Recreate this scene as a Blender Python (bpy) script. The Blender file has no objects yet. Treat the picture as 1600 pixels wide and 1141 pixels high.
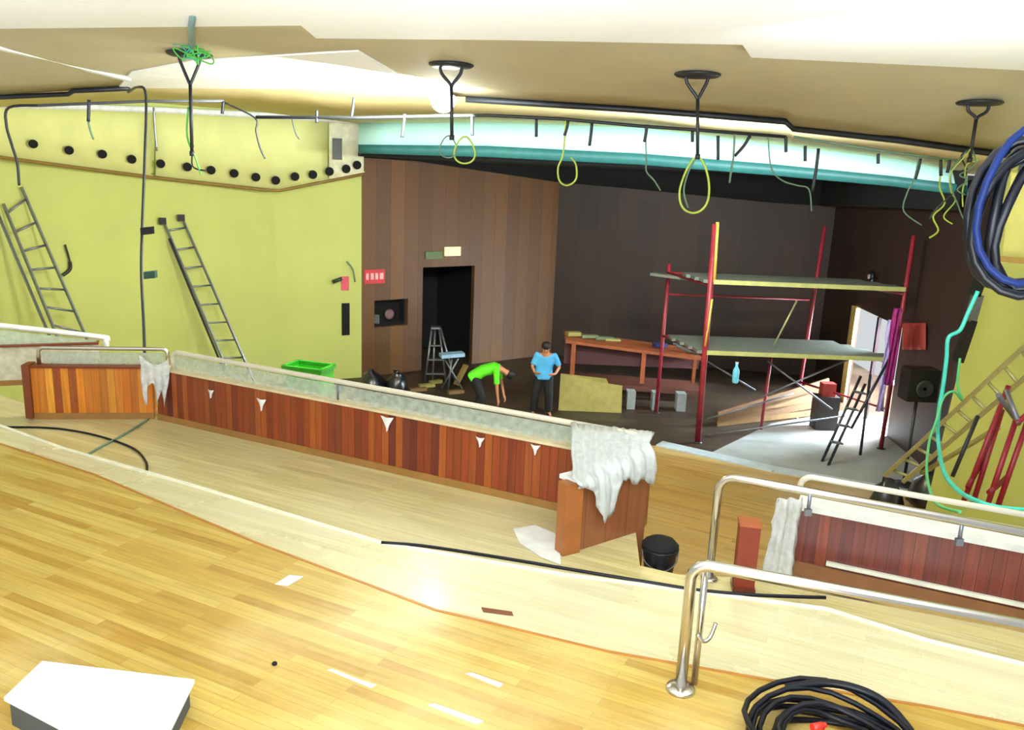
import bpy, bmesh, math, random
from mathutils import Vector, Matrix
random.seed(7)
S = bpy.context.scene
COL = S.collection
# ------------------------------------------------------------------ camera
EYE = Vector((0, 0, 5.5)); FPX = 1300.0
TH = math.radians(13); RO = math.radians(2.4)
FW = Vector((0, math.cos(TH), -math.sin(TH)))
RX0 = Vector((1, 0, 0)); UP0 = Vector((0, math.sin(TH), math.cos(TH)))
RT = RX0*math.cos(RO) + UP0*math.sin(RO)
UP = -RX0*math.sin(RO) + UP0*math.cos(RO)
cd = bpy.data.cameras.new('camera'); cam = bpy.data.objects.new('camera', cd); COL.objects.link(cam)
cd.sensor_fit = 'HORIZONTAL'; cd.sensor_width = 36; cd.lens = 36*FPX/1600; cd.clip_start = .05; cd.clip_end = 300
m = Matrix((RT, UP, -FW)).transposed().to_4x4(); m.translation = EYE
cam.matrix_world = m; S.camera = cam
# ------------------------------------------------------------------ light and exposure
S.view_settings.view_transform = 'Standard'; S.view_settings.look = 'None'
S.view_settings.gamma = 1; S.view_settings.exposure = 0.5; S.view_settings.use_curve_mapping = False
w = bpy.data.worlds.new('world'); S.world = w; w.use_nodes = True
w.node_tree.nodes['Background'].inputs[0].default_value = (.93, .97, 1, 1)
w.node_tree.nodes['Background'].inputs[1].default_value = 0.5
def lamp(name, kind, loc, power, size=1, target=None, col=(1, 1, 1), size_y=None, angle=None):
    l = bpy.data.lights.new(name, kind); l.energy = power; l.color = col
    if kind == 'AREA':
        l.size = size
        if size_y: l.shape = 'RECTANGLE'; l.size_y = size_y
    elif kind == 'SPOT':
        l.shadow_soft_size = size; l.spot_size = angle or 1.5; l.spot_blend = 1
    else: l.shadow_soft_size = size
    o = bpy.data.objects.new(name, l); COL.objects.link(o); o.location = loc
    if target is not None: o.rotation_euler = (Vector(target)-Vector(loc)).to_track_quat('-Z', 'Y').to_euler()
    return o
for x_ in (-4.5, 0, 4.5): lamp('ceiling_wash_fill', 'SPOT', (x_*.7-.6, 0, 4.2), 2300, .4, (x_*1.2-1, 5, 7.5), (.8, .9, 1), angle=1.25)  # unseen spots added to whiten the near ceiling
lamp('fill_up', 'AREA', (0, 0.5, 4.6), 130, 3.0, (0, 6.0, 7.0), (.84, .92, 1))  # unseen up-facing fill added for the ceiling and its bounce
lamp('fill_ahead', 'AREA', (0, -1.0, 4.4), 170, 2.5, (0, 12.0, 6.9), (.88, .95, 1))  # unseen fill added behind the camera, aimed at the far ceiling
lamp('fill_left', 'AREA', (-1.5, 11.0, 6.2), 400, 2.0, (-6, 18, 3.2), (.92, 1, .84))  # unseen fill added to light the left wall
lamp('fill_right', 'AREA', (2.5, 6.0, 6.5), 80, 1.5, (7, 10, 3.5), (1, 1, .9))  # unseen fill added for the right wall
lamp('flood_lamp_light', 'POINT', (-1.15, 12.1, 6.3), 50, .22, None, (.92, 1, 1))
lamp('fascia_fill', 'AREA', (3.0, 12.7, 5.7), 330, 1.2, (3.4, 17.5, 6.0), (.9, 1, 1), size_y=.4)  # unseen fill added to brighten the cyan fascia
lamp('stage_fill', 'AREA', (-.5, 17.5, 5.4), 7, 1.5, (-3.5, 23.5, 2.8), (1, .9, .72))  # unseen warm fill added for the stage walls
lamp('door_daylight', 'AREA', (11.6, 19.6, 3.2), 1700, 1.2, (7.2, 15.7, 0.0), (.72, .93, 1))

def ray(px, py): return FW + RT*((px-800)/FPX) - UP*((py-570.5)/FPX)
def P(px, py, z):                      # point of the horizontal plane z
    r = ray(px, py); return EYE + r*((z-EYE.z)/r.z)
def D(px, py, d):                      # point at depth d down the hall
    r = ray(px, py); return EYE + r*(d/r.y)
def XY(px, d, py=450):
    v = D(px, py, d); return Vector((v.x, v.y, 0))
def PL(px, py, a, b, c):               # point on the plane a b c
    n = (b-a).cross(c-a); r = ray(px, py); return EYE + r*((a-EYE).dot(n)/r.dot(n))
# ------------------------------------------------------------------ materials
def lin(c): return tuple(((x/255)/12.92 if x/255 <= .04045 else (((x/255)+.055)/1.055)**2.4) for x in c)
MC = {}
def mat(name, rgb, rough=.6, metal=0, var=.12, scale=6, bump=0, alpha=1, emit=0, spec=.5, coat=0):
    if name in MC: return MC[name]
    M = bpy.data.materials.new(name); M.use_nodes = True; nt = M.node_tree; b = nt.nodes['Principled BSDF']
    c = lin(rgb)
    tc = nt.nodes.new('ShaderNodeTexCoord'); no = nt.nodes.new('ShaderNodeTexNoise')
    no.inputs['Scale'].default_value = scale; no.inputs['Detail'].default_value = 5
    nt.links.new(tc.outputs['Object'], no.inputs['Vector'])
    cr = nt.nodes.new('ShaderNodeValToRGB')
    cr.color_ramp.elements[0].position = .3; cr.color_ramp.elements[1].position = .7
    cr.color_ramp.elements[0].color = tuple(x*(1-var) for x in c)+(1,)
    cr.color_ramp.elements[1].color = tuple(min(1, x*(1+var)) for x in c)+(1,)
    nt.links.new(no.outputs['Fac'], cr.inputs['Fac']); nt.links.new(cr.outputs['Color'], b.inputs['Base Color'])
    b.inputs['Roughness'].default_value = rough; b.inputs['Metallic'].default_value = metal
    b.inputs['Specular IOR Level'].default_value = spec
    b.inputs['Alpha'].default_value = alpha
    if coat: b.inputs['Coat Weight'].default_value = coat
    if bump:
        bp = nt.nodes.new('ShaderNodeBump'); bp.inputs['Strength'].default_value = bump; bp.inputs['Distance'].default_value = .02
        nt.links.new(no.outputs['Fac'], bp.inputs['Height']); nt.links.new(bp.outputs['Normal'], b.inputs['Normal'])
    if emit:
        b.inputs['Emission Color'].default_value = c+(1,); b.inputs['Emission Strength'].default_value = emit
    MC[name] = M; return M
def boards(name, cols, width=.09, length=1.4, ang=0, axis='XY', rough=.35, coat=0, seam=.004, seamc=.55, grain=.25, wear=0, wearcol=(225, 220, 190), rough2=None):
    """plank pattern. axis XY: floor boards turned by ang; axis XZ: upright boards on a wall (object x runs along the wall)."""
    if name in MC: return MC[name]
    M = bpy.data.materials.new(name); M.use_nodes = True; nt = M.node_tree; b = nt.nodes['Principled BSDF']; N = nt.nodes.new; L = nt.links.new
    tc = N('ShaderNodeTexCoord'); mp = N('ShaderNodeMapping'); L(tc.outputs['Object'], mp.inputs['Vector'])
    if axis == 'XY': mp.inputs['Rotation'].default_value = (0, 0, -ang)
    else: mp.inputs['Rotation'].default_value = (0, math.pi/2, 0)      # x<-z
    sep = N('ShaderNodeSeparateXYZ'); L(mp.outputs['Vector'], sep.inputs[0]); cb = N('ShaderNodeCombineXYZ')
    L(sep.outputs['X'], cb.inputs['X'])
    L(sep.outputs['Y' if axis == 'XY' else 'Z'], cb.inputs['Y'])
    br = N('ShaderNodeTexBrick'); L(cb.outputs[0], br.inputs['Vector'])
    br.inputs['Scale'].default_value = 1; br.inputs['Brick Width'].default_value = length; br.inputs['Row Height'].default_value = width
    br.inputs['Mortar Size'].default_value = seam; br.inputs['Mortar Smooth'].default_value = .3
    br.inputs['Color1'].default_value = (0, 0, 0, 1); br.inputs['Color2'].default_value = (1, 1, 1, 1); br.inputs['Mortar'].default_value = (.5, .5, .5, 1)
    br.offset = .37; br.offset_frequency = 2
    cr = N('ShaderNodeValToRGB'); e = cr.color_ramp.elements
    for i, c in enumerate(cols):
        if i >= 2: e.new(.5)
    for i, c in enumerate(cols):
        e[i].position = i/(len(cols)-1); e[i].color = lin(c)+(1,)
    L(br.outputs['Color'], cr.inputs['Fac'])
    mp2 = N('ShaderNodeMapping'); L(cb.outputs[0], mp2.inputs['Vector']); mp2.inputs['Scale'].default_value = (1.2, 22, 1)
    no = N('ShaderNodeTexNoise'); L(mp2.outputs[0], no.inputs['Vector']); no.inputs['Scale'].default_value = 1.5; no.inputs['Detail'].default_value = 6
    mr = N('ShaderNodeMapRange'); L(no.outputs['Fac'], mr.inputs['Value']); mr.inputs['From Min'].default_value = .3; mr.inputs['From Max'].default_value = .7
    mr.inputs['To Min'].default_value = 1-grain; mr.inputs['To Max'].default_value = 1+grain
    mx = N('ShaderNodeMix'); mx.data_type = 'RGBA'; mx.blend_type = 'MULTIPLY'; mx.inputs[0].default_value = 1
    L(cr.outputs['Color'], mx.inputs[6]); L(mr.outputs[0], mx.inputs[7])
    sm = N('ShaderNodeMix'); sm.data_type = 'RGBA'; L(br.outputs['Fac'], sm.inputs[0]); L(mx.outputs[2], sm.inputs[6])
    sm.inputs[7].default_value = tuple(x*seamc for x in lin(cols[0]))+(1,)
    out = sm.outputs[2]
    if wear:
        n2 = N('ShaderNodeTexNoise'); L(tc.outputs['Object'], n2.inputs['Vector']); n2.inputs['Scale'].default_value = .55; n2.inputs['Detail'].default_value = 7; n2.inputs['Roughness'].default_value = .6
        r2 = N('ShaderNodeMapRange'); L(n2.outputs['Fac'], r2.inputs['Value']); r2.inputs['From Min'].default_value = .47; r2.inputs['From Max'].default_value = .68; r2.inputs['To Max'].default_value = wear
        w2 = N('ShaderNodeMix'); w2.data_type = 'RGBA'; L(r2.outputs[0], w2.inputs[0]); L(out, w2.inputs[6]); w2.inputs[7].default_value = lin(wearcol)+(1,)
        out = w2.outputs[2]
        if rough2:
            r3 = N('ShaderNodeMapRange'); L(n2.outputs['Fac'], r3.inputs['Value']); r3.inputs['From Min'].default_value = .4; r3.inputs['From Max'].default_value = .65
            r3.inputs['To Min'].default_value = rough; r3.inputs['To Max'].default_value = rough2; L(r3.outputs[0], b.inputs['Roughness'])
    L(out, b.inputs['Base Color'])
    if not (wear and rough2): b.inputs['Roughness'].default_value = rough
    if coat: b.inputs['Coat Weight'].default_value = coat; b.inputs['Coat Roughness'].default_value = .15
    MC[name] = M; return M
def film(name, rgb, opac=.6, rough=.25):
    if name in MC: return MC[name]
    M = bpy.data.materials.new(name); M.use_nodes = True; nt = M.node_tree; b = nt.nodes['Principled BSDF']
    b.inputs['Base Color'].default_value = lin(rgb)+(1,); b.inputs['Roughness'].default_value = rough
    tc = nt.nodes.new('ShaderNodeTexCoord'); no = nt.nodes.new('ShaderNodeTexNoise'); no.inputs['Scale'].default_value = 14; no.inputs['Detail'].default_value = 6
    nt.links.new(tc.outputs['Object'], no.inputs['Vector'])
    mr = nt.nodes.new('ShaderNodeMapRange'); nt.links.new(no.outputs['Fac'], mr.inputs['Value'])
    mr.inputs['From Min'].default_value = .3; mr.inputs['From Max'].default_value = .7
    mr.inputs['To Min'].default_value = max(0, opac-.15); mr.inputs['To Max'].default_value = min(1, opac+.15)
    nt.links.new(mr.outputs[0], b.inputs['Alpha'])
    bp = nt.nodes.new('ShaderNodeBump'); bp.inputs['Strength'].default_value = .5; bp.inputs['Distance'].default_value = .02
    nt.links.new(no.outputs['Fac'], bp.inputs['Height']); nt.links.new(bp.outputs['Normal'], b.inputs['Normal'])
    MC[name] = M; return M
FLOOR_ANG = math.atan2(7.23-9.54, .53+4.23)
gold = [(166, 128, 50), (184, 152, 70), (194, 168, 88), (174, 138, 58), (190, 160, 78)]
M_floorA = boards('oak_floor', gold, .075, 1.3, FLOOR_ANG, rough=.3, coat=.15, seam=.0015, seamc=.75, grain=.16, wear=.35, wearcol=(240, 226, 170), rough2=.34)
M_floorB = boards('pale_oak_floor', [(188, 174, 116), (206, 194, 138), (198, 184, 124)], .08, 1.3, FLOOR_ANG, rough=.3, coat=.15, seam=.0015, seamc=.75, grain=.14, wear=.25, wearcol=(218, 216, 184), rough2=.36)
M_floorM = boards('worn_glare_tread', [(200, 190, 146), (214, 206, 166), (206, 198, 154)], .075, 1.6, FLOOR_ANG, rough=.25, coat=.15, seam=.001, seamc=.8, grain=.08, wear=.25, wearcol=(226, 224, 200), rough2=.36)  # pale board colours stand in for glare along the tread
M_floorC = boards('worn_oak_floor', [(176, 140, 70), (196, 160, 92), (160, 124, 62)], .11, 1.5, FLOOR_ANG, rough=.45, seam=.0015, grain=.2, wear=.4, wearcol=(190, 180, 140))
M_stage = boards('dark_stage_floor', [(48, 36, 26), (60, 45, 31), (40, 30, 23)], .12, 1.8, 0, rough=.5, grain=.25, wear=.3, wearcol=(110, 96, 80))
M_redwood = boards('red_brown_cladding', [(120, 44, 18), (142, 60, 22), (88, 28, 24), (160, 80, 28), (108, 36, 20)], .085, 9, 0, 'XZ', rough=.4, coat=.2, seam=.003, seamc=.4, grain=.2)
M_orange = boards('orange_lit_cladding', [(216, 132, 34), (190, 96, 26), (228, 156, 50), (140, 58, 26), (220, 138, 40)], .085, 9, 0, 'XZ', rough=.4, coat=.2, seam=.003, seamc=.45, grain=.2)  # orange light on the boards is put into their colours
M_maroon = boards('maroon_cladding', [(96, 34, 26), (120, 50, 34), (84, 28, 28)], .085, 9, 0, 'XZ', rough=.35, coat=.3, seam=.003, seamc=.4, grain=.3)
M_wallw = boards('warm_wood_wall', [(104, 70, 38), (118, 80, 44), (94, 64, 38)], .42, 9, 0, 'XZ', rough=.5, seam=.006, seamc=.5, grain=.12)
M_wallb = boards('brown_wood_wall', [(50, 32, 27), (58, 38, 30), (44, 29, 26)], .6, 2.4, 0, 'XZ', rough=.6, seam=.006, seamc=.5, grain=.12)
M_yel = mat('yellow_plaster', (198, 204, 116), .7, var=.05, scale=.8)
M_corn = mat('cream_yellow_paint', (228, 228, 150), .6, var=.05, scale=2)
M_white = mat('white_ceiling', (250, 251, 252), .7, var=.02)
M_tan = mat('tan_ceiling', (188, 178, 146), .8, var=.05, scale=1)
M_tanl = mat('pale_tan_ceiling', (226, 210, 158), .8, var=.04, scale=1)
M_cyan = mat('pale_cyan_paint', (196, 240, 240), .5, var=.04, scale=2)
M_teal = mat('teal_paint', (52, 120, 122), .5, var=.1)
M_black = mat('black_cloth', (14, 15, 16), .9)
M_blk = mat('black_plastic', (16, 17, 20), .4)
M_cable = mat('black_rubber', (8, 10, 20), .38, spec=.3)
M_bluecab = mat('blue_black_rubber', (12, 34, 86), .5, spec=.2)
M_grey = mat('grey_steel', (120, 122, 130), .4, .6)
M_dark = mat('dark_steel', (54, 56, 62), .45, .5)
M_alu = mat('aluminium', (136, 142, 154), .35, .75)
M_aluy = mat('yellowed_aluminium', (176, 172, 120), .4, .4)
M_chrome = mat('polished_steel', (206, 202, 194), .22, .97, var=.03)
M_railw = mat('cream_rail_paint', (214, 206, 186), .3, .2, var=.04)
M_red = mat('red_paint', (136, 18, 36), .4)
M_scred = mat('scaffold_red_paint', (140, 34, 48), .45, var=.25, scale=3)
M_scy = mat('scaffold_yellow_paint', (214, 176, 78), .45, var=.2)
M_plank = mat('grey_plank', (108, 112, 104), .7, var=.15, scale=8)
M_ply = mat('pale_plywood', (156, 146, 80), .7, var=.12)
M_orwood = mat('orange_timber', (158, 84, 44), .6, var=.2)
M_greenb = mat('green_plastic', (66, 190, 40), .45, var=.05)
M_film = film('clear_film', (232, 234, 230), .62)
M_film2 = film('thick_white_film', (240, 241, 238), .86)
M_glass = film('filmed_glass', (190, 198, 182), .5, .25)
M_grfloor = mat('grey_floor', (150, 152, 152), .5, var=.12, scale=2)
M_ygcab = mat('yellow_green_wire', (176, 200, 74), .5)
M_ggcab = mat('grey_green_wire', (104, 134, 112), .5)
M_aqua = mat('aqua_hose', (70, 208, 190), .35)
M_paper = mat('white_paper', (250, 250, 252), .8, var=.01)
M_skin = mat('skin', (196, 132, 100), .5, var=.05)
# ------------------------------------------------------------------ builders
class MB:
    def __init__(s): s.v = []; s.f = []; s.sm = []
    def quad(s, a, b, c, d): s.poly([a, b, c, d])
    def poly(s, pts):
        k = len(s.v); s.v += [Vector(p) for p in pts]; s.f.append(tuple(range(k, k+len(pts)))); s.sm.append(False)
    def slab(s, pts, n):               # polygon given thickness vector n
        n = Vector(n); k = len(s.v); m_ = len(pts); s.v += [Vector(p) for p in pts]+[Vector(p)+n for p in pts]
        s.f.append(tuple(range(k, k+m_))); s.f.append(tuple(range(k+2*m_-1, k+m_-1, -1)))
        for i in range(m_):
            j = (i+1) % m_; s.f.append((k+i, k+m_+i, k+m_+j, k+j))
        s.sm += [False]*(m_+2)
    def beam(s, a, b, wd, ht, up=(0, 0, 1)):
        a = Vector(a); b = Vector(b); d = (b-a).normalized(); up = Vector(up)
        if abs(d.dot(up)) > .98: up = Vector((1, 0, 0))
        r = d.cross(up).normalized(); u = r.cross(d)
        q = [r*wd/2+u*ht/2, -r*wd/2+u*ht/2, -r*wd/2-u*ht/2, r*wd/2-u*ht/2]
        s.slab([a+i for i in q], b-a)
    def box(s, c, sz, rz=0):
        c = Vector(c); R_ = Matrix.Rotation(rz, 3, 'Z'); x, y, z = (i/2 for i in sz)
        s.slab([c+R_@Vector(p) for p in ((-x, -y, -z), (x, -y, -z), (x, y, -z), (-x, y, -z))], (0, 0, 2*z))
    def tube(s, pts, r, n=10, smooth=0, closed=False):
        pts = [Vector(p) for p in pts]
        if smooth and len(pts) > 2:
            out = []
            for i in range(len(pts)-1):
                p0 = pts[max(0, i-1)]; p1 = pts[i]; p2 = pts[i+1]; p3 = pts[min(len(pts)-1, i+2)]
                for t in range(smooth):
                    t /= smooth
                    out.append(.5*((2*p1)+(p2-p0)*t+(2*p0-5*p1+4*p2-p3)*t*t+(3*p1-p0-3*p2+p3)*t**3))
            pts = out+[pts[-1]]
        k = len(s.v); rr = r if isinstance(r, (list, tuple)) else [r]*len(pts)
        t0 = (pts[1]-pts[0]).normalized(); u = t0.orthogonal().normalized()
        for i, p in enumerate(pts):
            t = (pts[min(i+1, len(pts)-1)]-pts[max(i-1, 0)])
            t = t.normalized() if t.length > 1e-9 else t0
            u = (u-t*u.dot(t)); u = u.normalized() if u.length > 1e-6 else t.orthogonal().normalized()
            v_ = t.cross(u)
            for j in range(n):
                a = 2*math.pi*j/n; s.v.append(p+(u*math.cos(a)+v_*math.sin(a))*rr[min(i, len(rr)-1)])
        for i in range(len(pts)-1):
            for j in range(n):
                s.f.append((k+i*n+j, k+i*n+(j+1) % n, k+(i+1)*n+(j+1) % n, k+(i+1)*n+j)); s.sm.append(True)
        s.f.append(tuple(k+j for j in range(n-1, -1, -1))); s.f.append(tuple(k+(len(pts)-1)*n+j for j in range(n))); s.sm += [False, False]
    def lathe(s, c, prof, n=24, axis=(0, 0, 1)):   # prof: list of (radius, height)
        c = Vector(c); ax = Vector(axis).normalized(); q = ax.to_track_quat('Z', 'Y').to_matrix(); k = len(s.v)
        for r, h in prof:
            for j in range(n):
                a = 2*math.pi*j/n; s.v.append(c+q@Vector((r*math.cos(a), r*math.sin(a), h)))
        for i in range(len(prof)-1):
            for j in range(n):
                s.f.append((k+i*n+j, k+i*n+(j+1) % n, k+(i+1)*n+(j+1) % n, k+(i+1)*n+j)); s.sm.append(True)
        s.f.append(tuple(k+j for j in range(n-1, -1, -1))); s.f.append(tuple(k+(len(prof)-1)*n+j for j in range(n))); s.sm += [False, False]
    def grid(s, rows):
        k = len(s.v); m_ = len(rows[0])
        for r in rows: s.v += [Vector(p) for p in r]
        for i in range(len(rows)-1):
            for j in range(m_-1):
                s.f.append((k+i*m_+j, k+i*m_+j+1, k+(i+1)*m_+j+1, k+(i+1)*m_+j)); s.sm.append(True)
    def mesh(s, name, inv=None):
        me = bpy.data.meshes.new(name); me.from_pydata([inv@v for v in s.v] if inv else s.v, [], s.f)
        me.polygons.foreach_set('use_smooth', s.sm); me.update()
        bm = bmesh.new(); bm.from_mesh(me); bmesh.ops.recalc_face_normals(bm, faces=bm.faces); bm.to_mesh(me); bm.free()
        return me
def frame(loc, rz): return Matrix.Translation(Vector(loc)) @ Matrix.Rotation(rz, 4, 'Z')
def root_frame(o):
    while o.parent: o = o.parent
    return frame(o.location, o.rotation_euler.z)
def part(name, mb, m_, parent, label=None, solid=0, kind=None):
    me = mb.mesh(name, root_frame(parent).inverted()); me.materials.append(m_)
    o = bpy.data.objects.new(name, me); COL.objects.link(o); o.parent = parent
    if label: o['label'] = label
    if kind: o['kind'] = kind
    if solid: md = o.modifiers.new('s', 'SOLIDIFY'); md.thickness = solid; md.offset = 0
    return o
def thing(name, label, cat, loc=(0, 0, 0), rz=0, group=None):
    o = bpy.data.objects.new(name, None); COL.objects.link(o); o.location = loc; o.rotation_euler = (0, 0, rz); o.empty_display_size = .1
    o['label'] = label; o['category'] = cat
    if group: o['group'] = group
    return o
def solo(name, mb, m_, label, cat, loc=None, rz=0, group=None, solid=0, kind=None):
    if loc is None:
        zs = min(v.z for v in mb.v); loc = (sum(v.x for v in mb.v)/len(mb.v), sum(v.y for v in mb.v)/len(mb.v), zs)
    me = mb.mesh(name, frame(loc, rz).inverted()); me.materials.append(m_)
    o = bpy.data.objects.new(name, me); COL.objects.link(o); o.location = loc; o.rotation_euler = (0, 0, rz)
    o['label'] = label; o['category'] = cat
    if group: o['group'] = group
    if kind: o['kind'] = kind
    if solid: md = o.modifiers.new('s', 'SOLIDIFY'); md.thickness = solid; md.offset = 0
    return o
def struct(name, mb, m_, loc=(0, 0, 0), rz=0, parent=None):
    me = mb.mesh(name, frame(loc, rz).inverted()); me.materials.append(m_)
    o = bpy.data.objects.new(name, me); COL.objects.link(o)
    if parent: o.parent = parent; return o
    o.location = loc; o.rotation_euler = (0, 0, rz); o['kind'] = 'structure'; return o
def copy_tree(o, parent=None):
    c = o.copy(); COL.objects.link(c)
    if parent: c.parent = parent
    for ch in list(o.children): copy_tree(ch, c)
    return c
def V(*a): return Vector(a)
# ================================================================== SETTING
zA, zM, zB = 2.6, 2.53, 2.45
BASE = -.4
def floor_poly(name, pts, z, m_):
    mb = MB(); mb.slab([V(p.x, p.y, z) for p in pts], (0, 0, -.2 if z < .5 else -(z-2.1))); return struct(name, mb, m_)
# near tier
E0 = [P(-260, 640, zA), P(0, 692, zA), P(150, 741, zA), P(400, 846, zA), P(680, 951, zA), P(950, 1016, zA), P(1200, 1060, zA), P(1450, 1102, zA), P(1800, 1172, zA)]
floor_poly('floor', E0+[V(6, -2, 0), V(-7, -2, 0)], zA, M_floorA)
E1 = [P(-300, 612, zM), P(0, 664, zM), P(100, 700, zM), P(300, 757, zM), P(600, 848, zM), P(880, 896, zM), P(1140, 930, zM), P(1290, 950, zM), P(1450, 1000, zM), P(1800, 1085, zM)]
back = [p+V(0, -.25, 0) for p in E0]
mb = MB(); mb.slab([V(p.x, p.y, zM) for p in back[::-1]+E1], (0, 0, -.3)); struct('floor', mb, M_floorM)
mb = MB()
for a_, b_ in zip(E1, E1[1:]): mb.beam(a_+V(0, -.02, .003), b_+V(0, -.02, .003), .045, .008)
struct('trim_7', mb, mat('cream_nosing', (232, 230, 206), .35))
mb = MB()
for a_, b_ in zip(E0, E0[1:]): mb.beam(a_+V(0, -.02, .002), b_+V(0, -.02, .002), .022, .006)
struct('trim_8', mb, mat('brown_nosing', (176, 116, 50), .4))
# parapet line on the lower tier
A0, A1, W0, W1 = P(52, 655, zB), P(245, 655, zB), P(893, 865, zB), P(1003, 828, zB)
R0_, R1_ = P(1232, 903, zB), P(1700, 1008, zB)
FL = P(-120, 622, zB)
tierB = [p+V(0, -.3, 0) for p in E1]
backB = [P(1800, 985, zB), V(R0_.x+.5, R0_.y+.3, 0), P(1200, 905, zB), P(1060, 898, zB), P(1000, 884, zB), W1+V(-.05, .1, 0), A1+V(.3, .45, 0), A0+V(-.3, .5, 0), P(-60, 596, zB), P(-330, 590, zB)]
mb = MB(); mb.slab([V(p.x, p.y, zB) for p in tierB+backB], (0, 0, -.35)); struct('floor', mb, M_floorB)
# sloping aisle floor falling to the front of the hall
near = [V(-14, 11.5, 2.1), V(-6, 9.7, 2.1), V(-4, 9.4, 2.1), V(1.0, 6.8, 2.1), V(2.6, 5.7, 2.1), V(8, 4, 2.1)]
far = [V(-14, 16.9, 0), V(-6, 17.5, 0), V(-3, 17.6, 0), P(1030, 697, 0), P(1200, 735, 0), V(11, 12.8, 0)]
mb = MB()
for i in range(5):
    mb.slab([near[i], near[i+1], far[i+1], far[i]], (0, 0, -.3))
struct('floor', mb, M_floorC)
mb = MB(); mb.slab([far[0], far[1], far[2], far[3], far[4], far[5], V(11, 27, 0), V(-14, 27, 0)], (0, 0, -.3)); o = struct('floor', mb, M_stage)
g = [P(1110, 708, .012), P(1200, 732, .012), P(1300, 772, .012), P(1450, 760, .012), P(1412, 668, .012), P(1330, 640, .012), P(1205, 662, .012)]
mb = MB(); mb.slab([V(p.x, p.y, .012) for p in g], (0, 0, -.01)); struct('floor', mb, M_grfloor)
mb = MB(); a, b = P(1030, 695, .02), P(1210, 736, .02); mb.beam(V(a.x, a.y, .03), V(b.x, b.y, .03), .35, .06); mb.beam(V(b.x, b.y, .03), V(11, 12.9, .03), .35, .06)
struct('trim_1', mb, mat('pale_grey_edge', (178, 190, 200), .4))
# --- walls
def wall(name, p0, p1, z0, z1, m_, th=.15, back_=True, holes=None):
    """holes: (u0,u1,z0,z1) openings along the wall"""
    p0 = V(p0.x, p0.y, 0); p1 = V(p1.x, p1.y, 0); d = (p1-p0); Lh = d.length; rz = math.atan2(d.y, d.x); u = d.normalized(); n = V(-u.y, u.x, 0)*th*(1 if back_ else -1)
    mb = MB()
    def seg(u0, u1, a, b):
        if u1-u0 < .001 or b-a < .001: return
        mb.slab([p0+u*u0+V(0, 0, a), p0+u*u1+V(0, 0, a), p0+u*u1+V(0, 0, b), p0+u*u0+V(0, 0, b)], n)
    x = 0
    for (u0, u1, a, b) in sorted(holes or []):
        seg(x, u0, z0, z1); seg(u0, u1, z0, a); seg(u0, u1, b, z1); x = u1
    seg(x, Lh, z0, z1)
    return struct(name, mb, m_, p0, rz)
WLa, WLb, WLc = XY(-420, 11.5), XY(0, 15.5), XY(432, 20.6)
C1 = XY(565, 21.6); C2 = XY(866, 25.5); C3 = XY(1290, 24); C4 = XY(1512, 15.5)
wall('wall_left', WLa, WLb, BASE, 7.2, M_yel)
wall('wall_left', WLb, WLc, BASE, 7.2, M_yel)
wall('wall_left', WLc, C1, BASE, 7.2, M_yel)
def on(p0, p1, px, py=450):            # where the sight line through px meets the wall line p0 p1 (plan), and its height at py
    q = PL(px, py, V(p0.x, p0.y, 0), V(p1.x, p1.y, 0), V(p0.x, p0.y, 1)); return q
def uof(p0, p1, q): return (V(q.x, q.y, 0)-V(p0.x, p0.y, 0)).dot((V(p1.x, p1.y, 0)-V(p0.x, p0.y, 0)).normalized())
dl, dr = on(C1, C2, 661, 418), on(C1, C2, 742, 413)
bl, brr = on(C1, C2, 585, 470), on(C1, C2, 637, 508)
WH = 5.72
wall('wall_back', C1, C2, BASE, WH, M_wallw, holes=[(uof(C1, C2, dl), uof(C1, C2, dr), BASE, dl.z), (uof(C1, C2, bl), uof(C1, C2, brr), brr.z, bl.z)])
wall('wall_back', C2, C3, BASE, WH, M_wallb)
d0, d1 = on(C3, C4, 1336, 478), on(C3, C4, 1412, 500)
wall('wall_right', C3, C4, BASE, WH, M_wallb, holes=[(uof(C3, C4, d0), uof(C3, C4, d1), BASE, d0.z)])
print('door', d0, d1, 'C', C1, C2, C3, C4)
# dark room behind the left doorway
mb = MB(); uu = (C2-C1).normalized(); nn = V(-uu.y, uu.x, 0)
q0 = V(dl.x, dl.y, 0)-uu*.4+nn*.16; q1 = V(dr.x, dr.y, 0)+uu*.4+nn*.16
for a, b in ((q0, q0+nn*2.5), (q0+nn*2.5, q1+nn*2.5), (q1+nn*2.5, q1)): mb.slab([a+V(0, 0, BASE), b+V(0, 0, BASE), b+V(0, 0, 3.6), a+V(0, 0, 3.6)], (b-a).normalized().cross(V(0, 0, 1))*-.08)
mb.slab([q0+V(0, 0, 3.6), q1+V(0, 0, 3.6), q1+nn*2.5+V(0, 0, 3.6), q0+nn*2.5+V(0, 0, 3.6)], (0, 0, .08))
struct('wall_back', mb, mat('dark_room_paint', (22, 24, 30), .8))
# right yellow wall of the hall
RWa0, RWa1 = D(1446, 745, 12.6), D(1533, 430, 12.6)
RWb = V(RWa0.x+1.6, 6.0, 0)
mb = MB(); n_ = V(.15, 0, 0)
mb.slab([RWa0+V(-.05, 0, -2.5), RWb+V(0, 0, -.6), RWb+V(.2, 0, 7.3), D(1575, 250, 12.6)+V(0, 0, .6), RWa1], n_)
struct('wall_right', mb, M_yel)
wall('wall_right', V(C4.x, C4.y, 0), V(RWa1.x+.55, 12.9, 0), BASE, 6.3, M_wallb)
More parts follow.
